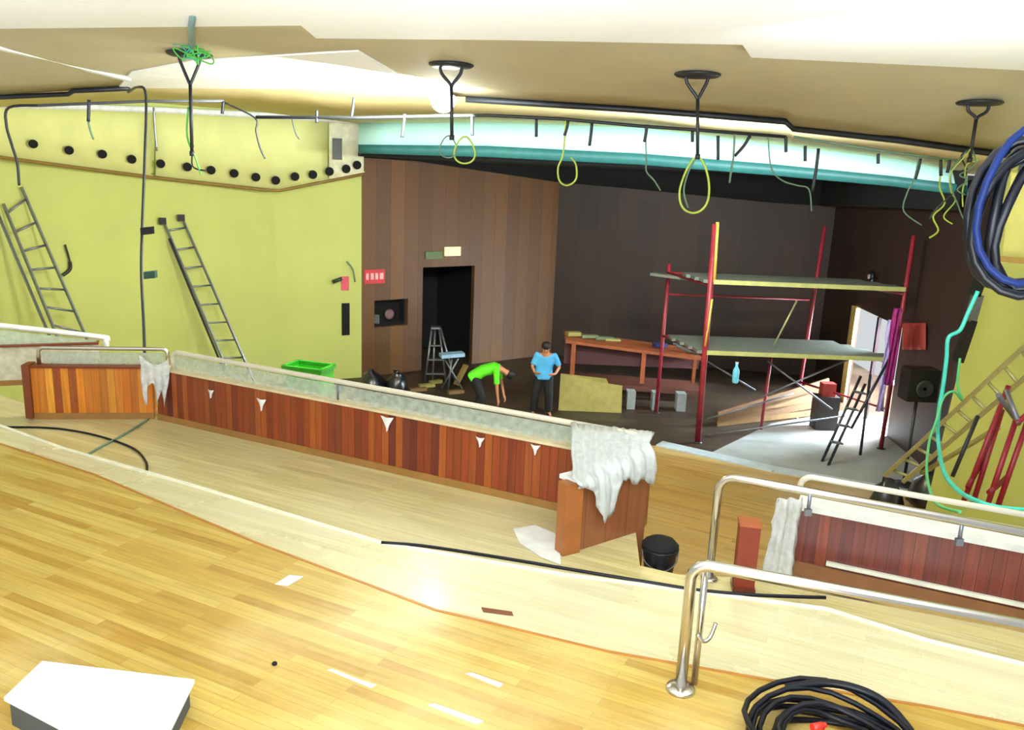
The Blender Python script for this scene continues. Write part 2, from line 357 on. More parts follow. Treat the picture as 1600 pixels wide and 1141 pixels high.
# --- ceilings
mb = MB()
edge = [P(x, y, 6.7) for x, y in ((-400, 43), (0, 45), (470, 40), (494, 60), (800, 63), (1160, 70), (1174, 90), (1600, 110), (1900, 122))]
mb.slab(edge+[V(9, -3, 6.7), V(-9, -3, 6.7)], (0, 0, .12)); struct('ceiling', mb, M_white)
# sloping tan ceiling
def ip(tab, x):
    x = min(max(x, tab[0][0]), tab[-1][0])
    for (x0, y0), (x1, y1) in zip(tab, tab[1:]):
        if x0 <= x <= x1: return y0+(y1-y0)*(x-x0)/(x1-x0)
line = [(-400, 168), (0, 147), (208, 134), (460, 138), (730, 150), (985, 165), (1228, 186), (1240, 196), (1560, 238), (1900, 275)]
ytab = [(-400, 43), (0, 43), (600, 46), (1160, 66), (1600, 102), (1900, 118)]
def T(px, py, dz=0):                   # point of the ruled surface between the near ceiling edge and the pipe line
    yn, yf = ip(ytab, px), ip(line, px); f = (py-yn)/(yf-yn); dn = P(px, yn, 6.86).y
    return D(px, py, 1/((1-f)/dn+f/12.6))+V(0, 0, dz)
cx_ = [-400, -200, 0, 104, 208, 330, 460, 600, 730, 860, 985, 1100, 1228, 1240, 1400, 1560, 1730, 1900]
mb = MB(); mb.grid([[T(x, ip(ytab, x))+V(0, -1.2, .02) for x in cx_]]+[[T(x, ip(ytab, x)+(ip(line, x)-ip(ytab, x))*k/6) for x in cx_] for k in range(7)])
o = struct('ceiling', mb, M_tan); md = o.modifiers.new('s', 'SOLIDIFY'); md.thickness = .03; md.offset = 0
# pale strip beyond
b2 = [(-400, 176), (0, 165), (235, 158), (400, 172), (565, 191), (760, 189), (1000, 197), (1200, 222), (1400, 246), (1508, 268), (1900, 330)]
fd = [(-400, 12.5), (0, 15.2), (235, 17.2), (400, 18.4), (565, 19.2), (760, 19), (1000, 18.4), (1200, 17.6), (1400, 16.5), (1508, 15.8), (1900, 13.4)]
mb = MB()
fr = [T(x, y)+V(0, .05, 0) for x, y in line]; bk = [D(x, y, d) for (x, y), (_, d) in zip(b2, fd)]
import itertools
def resample(pts, n):
    L_ = [0]
    for a, b in zip(pts, pts[1:]): L_.append(L_[-1]+(b-a).length)
    out = []
    for i in range(n):
        t = L_[-1]*i/(n-1); j = max(k for k in range(len(L_)) if L_[k] <= t+1e-9); j = min(j, len(pts)-2)
        out.append(pts[j].lerp(pts[j+1], (t-L_[j])/max(1e-9, L_[j+1]-L_[j])))
    return out
fx = sorted(set([x for x, _ in line]+[x for x, _ in b2]))
mb.grid([[T(x, ip(line, x)-4)+V(0, 0, .08) for x in fx], [D(x, ip(b2, x), ip(fd, x)) for x in fx]])
o = struct('ceiling', mb, M_tanl); md = o.modifiers.new('s', 'SOLIDIFY'); md.thickness = .06; md.offset = 0
# white slab standing in for lamp glow on the ceiling; white trim at left
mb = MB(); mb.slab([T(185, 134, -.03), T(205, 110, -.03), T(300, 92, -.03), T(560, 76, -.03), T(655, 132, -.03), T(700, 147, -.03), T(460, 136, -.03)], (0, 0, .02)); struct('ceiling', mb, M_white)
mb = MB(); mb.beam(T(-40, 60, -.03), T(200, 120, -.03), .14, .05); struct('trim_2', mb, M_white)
# --- proscenium fascia
top = [(560, 193), (650, 190), (760, 190), (1000, 198), (1200, 223), (1400, 246), (1512, 268)]
mid = [(560, 226), (650, 227), (760, 228), (1000, 240), (1200, 256), (1400, 276), (1512, 290)]
bot = [(560, 238), (650, 241), (760, 244), (1000, 256), (1200, 272), (1400, 290), (1512, 304)]
xs = [560, 605, 650, 705, 760, 840, 920, 1000, 1066, 1133, 1200, 1266, 1333, 1400, 1456, 1512]
mb = MB(); mb.grid([[D(x, ip(top, x)-6, ip(fd, x)+.02) for x in xs], [D(x, ip(mid, x), ip(fd, x)-.25) for x in xs]])
o = struct('trim_3', mb, M_cyan); md = o.modifiers.new('s', 'SOLIDIFY'); md.thickness = .06; md.offset = 1
mb = MB(); mb.grid([[D(x, ip(mid, x), ip(fd, x)-.3) for x in xs], [D(x, ip(bot, x), ip(fd, x)-.28) for x in xs], [D(x, ip(bot, x), ip(fd, x)-.28)+V(0, .3, 0) for x in xs]])
o = struct('trim_4', mb, M_teal); md = o.modifiers.new('s', 'SOLIDIFY'); md.thickness = .04; md.offset = 0
mb = MB(); mb.slab([V(-3.7, 19.8, 5.74), V(12, 17.8, 5.74), V(12, 27.5, 5.74), V(-4.15, 27.5, 5.74), V(-4.15, 21.7, 5.74)], (0, 0, .1)); struct('ceiling', mb, M_black)
# black stage ceiling, and a black sheet painting the shadow gap above the walls
mb = MB(); mb.grid([[D(x, ip(bot, x), ip(fd, x)-.1)+V(0, 0, .06) for x in xs], [V(D(x, 300, 27).x, 27, 5.85) for x in xs]])
o = struct('ceiling', mb, M_black); md = o.modifiers.new('s', 'SOLIDIFY'); md.thickness = .1; md.offset = 1
blk = [(560, 246), (650, 252), (800, 274), (866, 284), (1000, 296), (1200, 316), (1290, 322)]
mb = MB()
def wd(x): return on(C1, C2, x).y if x <= 866 else on(C2, C3, x).y
row = [x for x, _ in blk]
mb.grid([[D(x, y, wd(x)-.15) for x, y in blk], [D(x, y, wd(x)-.15)+V(0, 0, 1.2) for x, y in blk]])
blk2 = [(1290, 322), (1400, 325), (1512, 330)]
mb.grid([[D(x, y, on(C3, C4, x).y-.1)+V(-.15, 0, 0) for x, y in blk2], [D(x, y, on(C3, C4, x).y-.1)+V(-.15, 0, 1.2) for x, y in blk2]])
o = struct('trim_6', mb, M_black); md = o.modifiers.new('s', 'SOLIDIFY'); md.thickness = .04

# ================================================================== CORNICE on the left wall
def cornice(name, label, pix, inner=True):
    pts = [D(x, y, d) for x, y, d in pix]; mb = MB()
    lo = [p for p in pts]
    mb.slab(lo, (-.28, .42, 0)); c = thing(name, label, 'light cove', pts[0])
    part('casing', mb, M_corn, c); return c
def cd_(x): return (15.2+(20.1-15.2)*(x/432)) if x < 432 else 20.1+(x-432)*1.0/133
cp = [(-60, 235), (0, 246), (235, 277), (432, 299), (570, 272)]
ct = [(-60, 172), (0, 168), (235, 176), (432, 186), (570, 194)]
c1 = thing('light_cove', 'yellow ceiling cove with round black spotlight holes along the left wall', 'light cove', D(235, 277, cd_(235)))
for nm, rng, off in (('casing', (-60, 236), 0), ('casing', (243, 512), .05), ('casing', (514, 568), -.02)):
    xs_ = [rng[0]+(rng[1]-rng[0])*i/10 for i in range(11)]
    mb = MB()
    mb.grid([[D(x, ip(ct, x), cd_(x)+off+.02) for x in xs_], [D(x, ip(ct, x)*.6+ip(cp, x)*.4, cd_(x)+off+.12) for x in xs_], [D(x, ip(cp, x)-4, cd_(x)+off) for x in xs_], [D(x, ip(cp, x), cd_(x)+off+.05)+V(-.02, .3, .06) for x in xs_]])
    part(nm, mb, M_corn if rng[0] < 500 else mat('cove_end_paint', (240, 236, 200), .6), c1, solid=.04)
xs_ = [-60+628*i/24 for i in range(25)]
mb = MB(); mb.tube([D(x, ip(cp, x), cd_(x)-.03) for x in xs_], .035, 6); part('edge_trim', mb, mat('brown_edge', (140, 110, 50), .6), c1)
mb = MB(); mb.grid([[D(x, ip(ct, x), cd_(x)-.05) for x in xs_], [D(x, ip(ct, x)-9, cd_(x)-.05) for x in xs_]]); part('top_rail', mb, mat('white_paint', (236, 236, 230), .5), c1, solid=.05)
for x, y in ((52, 225), (108, 235), (160, 241), (206, 249), (251, 256), (293, 261), (330, 266), (366, 271), (400, 277), (431, 282), (461, 276), (489, 273), (515, 268), (541, 264), (558, 258)):
    rr = 6.5*cd_(x)/1300; mb = MB(); p = D(x, y, cd_(x)-.1); q = D(x, y, cd_(x)+.06)
    mb.lathe(p, [(rr*.75, 0), (rr, .0), (rr, .2), (rr*.5, .2)], 16, axis=(q-p)); part('spotlight_hole', mb, M_black, c1)
mb = MB()
p = D(527, 233, cd_(527)-.1); mb.box(p, (.22, .12, .5), .3); part('wall_box', mb, M_blk, c1)

# ================================================================== PARAPETS
def bend(base, top_z, u_, rad=.09, n_=8):
    return [V(base.x, base.y, top_z-rad)+V(0, 0, rad*math.sin(math.pi/2*i/n_))+u_*(rad*(1-math.cos(math.pi/2*i/n_))) for i in range(n_+1)]
def lerp(a, b, t): return a+(b-a)*t
def nrm(a, b):
    d = (b-a).normalized(); return V(-d.y, d.x, 0)
def wallbox(mb, a, b, th, z0, z1, side=1):
    n = nrm(a, b)*th*side
    mb.slab([V(a.x, a.y, z0), V(b.x, b.y, z0), V(b.x, b.y, z1), V(a.x, a.y, z1)], n)
def parapet(name, label, a, b, m_, wh, th=.14, z=zB, base_m=None, glass=None, cop=None):
    d = b-a; rz = math.atan2(d.y, d.x); t = thing(name, label, 'low wall', (a.x, a.y, z), rz)
    mb = MB(); wallbox(mb, a, b, th, z+.07, z+wh); part('wood_panel', mb, m_, t)
    mb = MB(); n = nrm(a, b)*-.012; wallbox(mb, a+n, b+n, th+.02, z, z+.075); part('plinth', mb, base_m or mat('ochre_plinth', (150, 108, 52), .5), t)
    mb = MB(); n = nrm(a, b)*-.02; wallbox(mb, a+n, b+n, th+.04, z+wh, z+wh+.025); part('coping', mb, cop or mat('brown_coping', (120, 50, 24), .4), t)
    return t
H = .62
# main one
main = parapet('parapet', 'long parapet of red-brown boards with filmed glass, ending in a plastic-draped pier', A1+V(.02, -.01, 0), W1, M_redwood, H, cop=mat('cream_coping', (206, 190, 150), .5))
n = nrm(A1, W1); pier = W1+V(0, 0, 0)
mb = MB(); wallbox(mb, W0+V(.02, .03, 0), W1+V(.02, 0, 0), .15, 1.8, zB+H-.02); part('end_wing', mb, boards('pier_cladding', [(138, 84, 52), (124, 68, 44), (150, 98, 60)], .11, 9, 0, 'XZ', seam=.002, grain=.15), main)
mb = MB(); mb.box(V(W0.x-.035, W0.y+.03, (1.9+zB+H)/2), (.17, .12, zB+H-1.9), .55); part('end_post', mb, mat('orange_post', (156, 92, 46), .4), main, 'orange-brown narrow post at the near end')
mb = MB(); wallbox(mb, W0+V(0, .0, 0), W1, .2, zB+H-.02, zB+H+.015); part('wing_coping', mb, M_film2, main)
g0, g1 = lerp(A1, W1, .04)+n*.07, lerp(A1, W1, .985)+n*.07
joints = [0, .42, 1]
for i in range(2):
    a = lerp(g0, g1, joints[i]+.002); b = lerp(g0, g1, joints[i+1]-.002); mb = MB(); wallbox(mb, a, b, .015, zB+H+.02, zB+H+.185); part('glass_panel', mb, M_glass, main)
mb = MB(); rz_ = zB+.845
um = (g1-g0).normalized(); pts = [V(g0.x, g0.y, zB+H)]+bend(g0, rz_, V(um.x, um.y, 0))+bend(g1, rz_, -V(um.x, um.y, 0))[::-1]+[V(g1.x, g1.y, zB+H)]
mb.tube(pts, .028, 10); part('handrail', mb, M_railw, main)
for t in (.42,):
    q = lerp(g0, g1, t); mb = MB(); mb.tube([V(q.x, q.y, zB+H), V(q.x, q.y, rz_)], .012, 8); part('rail_post', mb, M_grey, main)
# tufts of torn film caught under the coping
for px, py, s_ in ((332, 615, 1), (411, 632, 1.4), (607, 662, 1.6), (752, 690, 1), (838, 702, 1)):
    q = on(A1, W1, px, py); mb = MB(); u_ = (W1-A1).normalized(); o_ = -n*.025
    mb.grid([[q+o_+u_*.05*s_+V(0, 0, .05*s_), q+o_*1.5+V(0, 0, .045*s_), q+o_-u_*.05*s_+V(0, 0, .05*s_)], [q+o_+u_*.018*s_, q+o_*1.8, q+o_-u_*.02*s_], [q+o_+u_*.006-V(0, 0, .045*s_), q+o_*1.6-V(0, 0, .05*s_), q+o_-u_*.008-V(0, 0, .04*s_)]])
    part('film_tuft', mb, M_film2, main)
# section A
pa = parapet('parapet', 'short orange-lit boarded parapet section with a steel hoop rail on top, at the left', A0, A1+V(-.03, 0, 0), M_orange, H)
nA = nrm(A0, A1); h0, h1 = lerp(A0, A1, .06)+nA*.09, lerp(A0, A1, 1.1)+nA*.09; uA = (h1-h0).normalized(); zt = zB+.84
mb = MB(); uA.z = 0; mb.tube([V(h0.x, h0.y, zB+H)]+bend(h0, zt, uA, .06)+bend(h1, zt, -uA, .06)[::-1]+[V(h1.x, h1.y, zB+H-.1)], .024, 10); part('handrail', mb, M_chrome, pa)
mb = MB(); wallbox(mb, lerp(h0, h1, .03), lerp(h0, h1, .97), .012, zB+H+.03, zt-.05); part('glass_panel', mb, M_glass, pa)
mb = MB(); q = A0+V(-.03, 0, 0); mb.box(V(q.x, q.y+.05, zB+H/2+.03), (.08, .2, H+.02), .15); part('end_post', mb, mat('dark_post', (120, 58, 26), .5), pa)
# far left one, across the left aisle
f0, f1 = V(-8.8, 10.7, 0), V(-6.1, 11.35, 0)
def atz(px, py, d): return D(px, py, d)
fa, fb = D(-80, 600, 11.0), D(158, 592, 11.7); zf = 2.3
fl = parapet('parapet', 'pale film-covered parapet with a white rail at the far left edge, below the first ladder', V(fa.x, fa.y, 0), V(fb.x, fb.y, 0), mat('film_covered_panel', (196, 192, 172), .4, var=.2, scale=9), .55, z=zf)
mb = MB(); a_, b_ = D(-80, 500, 11.1), D(150, 526, 11.75); mb.tube([a_, b_, b_+V(.12, .02, -.05), D(166, 545, 11.8), V(D(166, 545, 11.8).x, 11.8, zf+.55)], .04, 10, 6); part('handrail', mb, mat('white_rail_film', (235, 238, 238), .3), fl)
mb = MB(); mb.quad(V(a_.x, a_.y, a_.z-.06), V(b_.x, b_.y, b_.z-.06), V(b_.x, b_.y, zf+.57), V(a_.x, a_.y, zf+.57)); part('glass_panel', mb, film('pale_green_glass', (200, 214, 190), .75), fl, solid=.012)
# right one: thick, with a ledge
nR = nrm(R0_, R1_); HR = .64; TR = .34
rp = thing('parapet', 'dark maroon boarded parapet with a pale ledge and double rails, right of the aisle', 'low wall', (R0_.x, R0_.y, zB), math.atan2((R1_-R0_).y, (R1_-R0_).x))
mb = MB(); wallbox(mb, R0_, R1_, TR, zB, zB+HR-.05); part('wood_panel', mb, M_maroon, rp)
mb = MB(); wallbox(mb, R0_-nR*.03, R1_-nR*.03, TR+.06, zB+HR-.05, zB+HR); part('ledge', mb, mat('pale_grey_ledge', (206, 206, 200), .35), rp)
mb = MB(); mb.beam(lerp(R0_, R1_, .13)-nR*.02+V(0, 0, .2-.0), lerp(R0_, R1_, .99)-nR*.02+V(0, 0, .2), .03, .03); part('skirting_strip', mb, mat('pale_strip', (206, 206, 188), .35), rp)
mb = MB(); wallbox(mb, R0_-nR*.015, R1_-nR*.015, .05, zB, zB+.16); part('plinth', mb, mat('brown_plinth', (120, 76, 40), .5), rp)
uR = (R1_-R0_).normalized(); k0 = R0_+nR*(TR-.03)-uR*.02; k1 = R1_+nR*(TR-.03); zr = zB+.76
mb = MB(); mb.tube([V(k0.x, k0.y, zB+HR)]+bend(k0, zr, uR, .09)+[V(k1.x, k1.y, zr)], .024, 10); part('back_handrail', mb, M_railw, rp)
# front rail hoop of the right parapet
fp = P(1108, 905, zB); hz = zB+.72
for _ in range(3):
    pass
q0 = D(1114, 742, fp.y); zt2 = q0.z; q1 = P(1600, 833, zt2); q2 = lerp(q0, q1, 1.25); u2 = (q1-q0).normalized()
fr_ = thing('handrail', 'bent steel handrail rising from the aisle floor and running along the maroon parapet', 'handrail', (fp.x, fp.y, zB), 0)
u2.z = 0; u2.normalize(); mb = MB(); mb.tube([V(fp.x, fp.y, zB)]+bend(fp, zt2, u2, .13)+[q2], .031, 12); part('rail', mb, M_chrome, fr_)
mb = MB(); mb.lathe((fp.x, fp.y, zB), [(.065, 0), (.065, .012), (.03, .02)], 20); part('flange', mb, M_chrome, fr_)
for px in (1265, 1510):
    s0 = PL(px, 780, V(q0.x, q0.y, 0), V(q1.x, q1.y, 0), V(q0.x, q0.y, 1)); t_ = uof(q0, q1, s0); c_ = q0+u2*t_
    mb = MB(); mb.tube([c_, c_+V(0, 0, -.13)], .014, 8); mb.box(c_+V(0, 0, -.15), (.05, .03, .05)); part('bracket', mb, M_alu, fr_)
# low rail in the foreground
lp = P(1063, 1078, zA); l0 = D(1086, 880, lp.y); zl = l0.z; l1 = P(1600, 978, zl); ul = V(l1.x-lp.x, l1.y-lp.y, 0).normalized()
lr = thing('handrail', 'low steel handrail in the foreground bolted to the golden floor by a round flange', 'handrail', (lp.x, lp.y, zA), 0)
mb = MB(); B_ = V(lp.x, lp.y, 0); e_ = B_+ul*2.6
mb.tube([B_+V(0, 0, zA)]+bend(B_, zl, ul, .1)+[e_+V(0, 0, zl)], .034, 14); part('rail', mb, M_chrome, lr)
mb = MB(); mb.lathe((lp.x, lp.y, zA), [(.085, 0), (.085, .012), (.08, .02), (.036, .028)], 24); part('flange', mb, M_chrome, lr)
s_ = B_+ul*.1+V(0, .1, 0)
mb = MB(); mb.tube([s_+V(0, 0, zA+.0), s_+V(0, 0, zl-.02)], .02, 12); part('inner_post', mb, M_chrome, lr)
h_ = s_+V(.0, 0, zA+.3)
mb = MB(); mb.tube([h_+V(-.02, -.03, .04), h_+V(.02, -.035, .0), h_+V(.06, -.02, .02), h_+V(.09, 0, .1)], .012, 8, 5); part('hook', mb, M_chrome, lr)
# red stub post across the aisle
sp = P(1160, 920, zB)
rs = thing('newel_post', 'short square red-brown post standing alone in the aisle behind the low handrail', 'post', (sp.x, sp.y, zB))
mb = MB(); mb.box((sp.x, sp.y, zB+.27), (.15, .15, .54), -.15); part('shaft', mb, mat('newel_red', (128, 48, 26), .45), rs)
mb = MB(); mb.box((sp.x, sp.y, zB+.55), (.165, .165, .02), -.15); part('cap', mb, M_orwood, rs)
mb = MB(); mb.box((sp.x, sp.y, zB+.02), (.17, .17, .04), -.15); part('base', mb, M_maroon, rs)

# ================================================================== PLASTIC SHEETS
def drape(name, label, a, b, z, hang_f, hang_b, wdt, m_=M_film2, nu=26, seed=1, hem=None, group=None):
    a = V(a.x, a.y, 0); b = V(b.x, b.y, 0)
    """sheet laid over the wall top a-b (width wdt), hanging in front by hang_f(t) and behind by hang_b"""
    rnd = random.Random(seed); n_ = nrm(a, b); rows = []
    prof = [('b', 1), ('b', .5), ('b', .12), ('t', 1), ('t', .5), ('t', 0), ('f', .08), ('f', .25), ('f', .45), ('f', .7), ('f', 1)]
    for i in range(nu+1):
        t = i/nu; base = lerp(a, b, t); r = []; hf = hang_f(t); hb = hang_b(t)
        wv = .02*math.sin(t*31+seed)+.012*math.sin(t*67)
        for k, v_ in prof:
            j = V(rnd.uniform(-.008, .008), rnd.uniform(-.008, .008), rnd.uniform(-.01, .012))
            if k == 'b': p = base+n_*(wdt+.02+wv*.6*v_)+V(0, 0, z-hb*v_)
            elif k == 't': p = base+n_*(wdt*v_)+V(0, 0, z+.018+abs(wv)*.5)
            else: p = base-n_*(.022+(wv+.025)*v_)+V(0, 0, z-hf*v_)
            r.append(p+j)
        rows.append(r)
    mb = MB(); mb.grid(rows)
    o = solo(name, mb, m_, label, 'plastic sheet', loc=(a.x, a.y, zB), group=group, solid=.003); return o
zt_ = zB+H+.02
mb = MB(); rnd = random.Random(3); rows = []
hem3 = [(0, .03), (.1, .05), (.2, .1), (.3, .3), (.38, .42), (.46, .38), (.54, .12), (.66, .07), (.76, .16), (.84, .1), (1, .2)]
bA = on(A1, W1, 905); bA = V(bA.x, bA.y, 0)
nw_ = nrm(W0, W1)
for i in range(41):
    t = i/40; wg = lerp(W0, W1, t*1.06-.05); wg = V(wg.x, wg.y, 0); bk = lerp(bA, V(W1.x, W1.y, 0)+n*.14, min(1, t*1.02)); r = []
    rid = zt_+.015+.16*max(0, t-.1); cr_ = .012*math.sin(t*40)+.01*math.sin(t*83)
    for j in range(13):
        jt = V(rnd.uniform(-.008, .008), rnd.uniform(-.008, .008), rnd.uniform(-.008, .008))
        if j <= 5:
            f = j/5; p = lerp(V(bk.x, bk.y, zB+.875), V(wg.x, wg.y, rid), f)+V(0, 0, cr_*f)
        else:
            f = (j-5)/7; p = V(wg.x, wg.y, rid)-nw_*(.035+.05*math.sin(f*2.5)+cr_)+V(0, 0, -(rid-zt_+ip(hem3, t))*f)
        r.append(p+jt)
    rows.append(r)
mb.grid(rows)
solo('plastic_sheet', mb, mat('crumpled_white_plastic', (186, 190, 188), .35, var=.12, scale=18), 'crumpled white plastic sheet draped over the pier at the end of the long parapet', 'plastic sheet', loc=(W0.x, W0.y, zB+H), solid=.003)
# left gap sheet
ga, gb = lerp(A0, A1, .9), lerp(A1, W1, .045)
mb = MB(); rnd = random.Random(4); rows = []
hemt = [(.0, .35), (.15, .62), (.22, .3), (.4, .22), (.55, .5), (.65, .3), (.8, .55), (.9, .32), (1, .15)]
for i in range(25):
    t = i/24; base = lerp(ga, gb, t); base.z = 0; hg = ip(hemt, t); r = []
    for j in range(9):
        v_ = j/8; r.append(base-nA*(.05+.03*math.sin(t*25)*v_)+V(rnd.uniform(-.008, .008), rnd.uniform(-.008, .008), zB+.80-.1*math.sin(t*3.1)-hg*v_))
    rows.append(r)
mb.grid(rows); solo('plastic_sheet', mb, M_film, 'torn clear film hanging between the orange section and the long parapet', 'plastic sheet', loc=(ga.x, ga.y, zB), solid=.003)
# right parapet end sheet
mb = MB(); rnd = random.Random(5); rows = []
ra, rb = P(1186, 905, zB), P(1236, 905, zB)
for i in range(13):
    t = i/12; base = lerp(ra, rb, t)+V(0, -.05, 0); base.z = 0; r = []
    for j in range(12):
        v_ = j/11; r.append(base+V(rnd.uniform(-.01, .01)-.0*v_+.05*(1-t)*(1-v_), rnd.uniform(-.01, .01)+.03*math.sin(t*14), (zB+.72-.02)*(1-v_)+(zB+.01)*v_))
    rows.append(r)
mb.grid(rows); solo('plastic_sheet', mb, film('grey_film', (206, 208, 202), .75), 'grey-white plastic sheet hanging at the left end of the maroon parapet', 'plastic sheet', loc=(ra.x, ra.y, zB), solid=.003)
mb = MB(); pts = [P(802, 828, zB), P(836, 822, zB), P(874, 838, zB), P(876, 884, zB), P(845, 872, zB), P(812, 850, zB)]  # flat pale patch just above the lower floor
mb.slab([V(p.x, p.y, zB+.004) for p in pts], (0, 0, .006)); solo('plastic_sheet', mb, mat('flat_pale_patch', (232, 234, 226), .4), 'pale flat patch on the lower floor left of the pier', 'plastic sheet')

# ================================================================== FLOOR CABLES, COILS
def cable(name, label, pts, r, m_, cat='cable', sm=6, group=None):
    mb = MB(); mb.tube(pts, r, 8, sm); return solo(name, mb, m_, label, cat, group=group)
def onM(px, py, z=zM, r=.012): q = P(px, py, z+r); return q
cable('cable', 'long black cable lying along the step edge toward the low handrail', [onM(596, 848), onM(660, 853), onM(760, 868), onM(880, 888), onM(1000, 908), onM(1090, 922), onM(1180, 930), onM(1290, 934)], .014, M_cable)
cable('cable', 'thin black cable curving over the lower floor at the left edge', [onM(-60, 668, zB), onM(60, 668, zB), onM(120, 674, zB), onM(170, 686, zB), onM(210, 702, zB), onM(228, 722, zB), onM(229, 740, zB)], .012, M_cable)
cable('cable', 'short dark cable end crossing the thin curved cable at the left', [onM(130, 714, zB), onM(158, 698, zB), onM(188, 682, zB), onM(212, 668, zB), onM(232, 655, zB)], .012, M_ggcab)
def coil_pts(c, n_, R_, turns, jr, seed, drift=0, ell=1, up=None):
    rnd = random.Random(seed); c = Vector(c); n_ = Vector(n_).normalized(); x = Vector(up or (1, 0, 0)); x = (x-n_*x.dot(n_)).normalized(); y = n_.cross(x); pts = []
    k = 20; off = [(rnd.uniform(-jr, jr), rnd.uniform(-jr, jr), rnd.uniform(-jr, jr)) for _ in range(turns+2)]
    for i in range(turns*k):
        t = i/k; j = int(t); f = t-j; o1, o2 = off[j], off[j+1]; s = f*f*(3-2*f)
        dr, dx, dy = (o1[a]*(1-s)+o2[a]*s for a in range(3)); a = 2*math.pi*t; rr = R_+dr
        pts.append(c+x*(rr*math.cos(a)*ell+dx*.6)+y*(rr*math.sin(a)+dy*.6)+n_*(drift*t/turns+.02*math.sin(a*3+j)))
    return pts
cc = P(1290, 1180, zA)
co = thing('cable_coil', 'big coil of thick black cable on the golden floor at the bottom right', 'cable coil', (cc.x, cc.y, zA))
mb = MB()
pts = coil_pts(cc+V(0, 0, .03), (0, 0, 1), .42, 5, .06, 3, .12); mb.tube(pts, .016, 8)
mb.tube(coil_pts(cc+V(.02, -.03, .03), (0, .05, 1), .28, 4, .04, 5, .12), .017, 8)
mb.tube([P(1228, 1074, zA+.12), P(1300, 1068, zA+.16), P(1370, 1090, zA+.15), P(1420, 1140, zA+.1), P(1450, 1200, zA+.04)], .024, 8, 8)
part('cable', mb, M_cable, co)
q = P(1278, 1138, zA+.15); mb = MB(); mb.tube([q+V(-.03, 0, 0), q+V(.03, .02, 0)], .022, 12); mb.tube([q+V(.03, .02, 0), q+V(.05, .03, 0)], .014, 10); part('plug', mb, mat('red_plug', (230, 50, 36), .4), co, 'red plug')
# hanging coil at the right edge on a dark post
hc = D(1584, 337, 3.1)
po = thing('hanger_bar', 'dark vertical hanger bar dropping from the ceiling to the cable coil at the right edge', 'hanger', (hc.x+.16, hc.y+.05, 6.69))
mb = MB(); mb.beam(V(hc.x+.115, hc.y+.1, hc.z+.16), V(hc.x+.155, hc.y+.1, 6.69), .09, .09); part('shaft', mb, mat('navy_steel', (30, 38, 56), .4, .4), po)
mb = MB(); mb.tube([V(hc.x+.13, hc.y+.05, hc.z+.27), V(hc.x+.05, hc.y-.04, hc.z+.25), V(hc.x+.02, hc.y-.1, hc.z+.27), V(hc.x+.02, hc.y-.12, hc.z+.32)], .012, 8, 5); part('hook', mb, M_grey, po)
hcoil = thing('cable_coil', 'coil of thick blue-black cable hanging from the dark bar at the right edge', 'cable coil', (hc.x, hc.y, hc.z-.3))
mb = MB(); mb.tube(coil_pts(hc+V(.02, -.08, -.01), (.25, 1, .05), .255, 4, .05, 11, .08, .74), .0175, 8)
mb.tube(coil_pts(hc+V(.05, -.04, -.02), (-.2, 1, 0), .235, 2, .04, 17, .05, .62), .0175, 8); part('cable', mb, M_cable, hcoil)
mb = MB(); mb.tube(coil_pts(hc+V(-.0, -.13, .01), (.1, 1, 0), .225, 1, .05, 22, .04, .6), .013, 8); part('cable', mb, M_bluecab, hcoil, 'blue cable')

# ================================================================== SMALL THINGS ON THE NEAR FLOOR
z1_ = zA+.16
bx = [P(6, 1090, z1_), P(66, 1033, z1_), P(304, 1062, z1_), P(246, 1180, z1_), P(120, 1150, z1_)]
wb = thing('box', 'white-topped board box on the golden floor at the bottom left corner', 'box', (bx[0].x, bx[0].y, zA))
mb = MB(); mb.slab([V(p.x, p.y, z1_-.02) for p in bx], (0, 0, .02)); part('top_panel', mb, M_paper, wb)
cen = sum(bx, Vector())/5
mb = MB(); mb.slab([lerp(V(p.x, p.y, zA), V(cen.x, cen.y, zA), .06) for p in bx], (0, 0, .14)); part('body', mb, mat('dark_side', (74, 80, 84), .6), wb)
def scrap(name, label, cat, pix, z, m_, h=.004, group=None):
    mb = MB(); mb.slab([V(P(x, y, z).x, P(x, y, z).y, z+.002) for x, y in pix], (0, 0, h)); return solo(name, mb, m_, label, cat, group=group)
scrap('paper_scrap', 'small white paper scrap on the golden floor left of centre', 'paper', [(430, 914), (452, 900), (474, 902), (450, 916)], zA, M_paper)
for i, (pix, lb) in enumerate((([(752, 950), (800, 957), (802, 963), (755, 957)], 'dark brown sliver of wood on the step right of the paper scrap'),
    ([(512, 1048), (520, 1047), (560, 1063), (588, 1072), (580, 1076), (545, 1062)], 'pale wood strip on the golden floor below the paper scrap'),
    ([(728, 1054), (738, 1053), (786, 1070), (780, 1075)], 'pale wood strip right of two others on the golden floor'),
    ([(668, 1103), (680, 1101), (755, 1128), (745, 1133)], 'longest pale wood strip, near the bottom edge of the golden floor'))):
    scrap('wood_strip', lb, 'wood strip', pix, zA if i else zM+.001, M_paper if i else mat('brown_sliver', (120, 66, 40), .6))
mb = MB(); q = P(429, 1039, zA); mb.lathe(q, [(.012, 0), (.016, .004), (.016, .012), (.01, .018)], 14); solo('screw_cap', mb, M_black, 'tiny black round cap on the golden floor', 'cap')
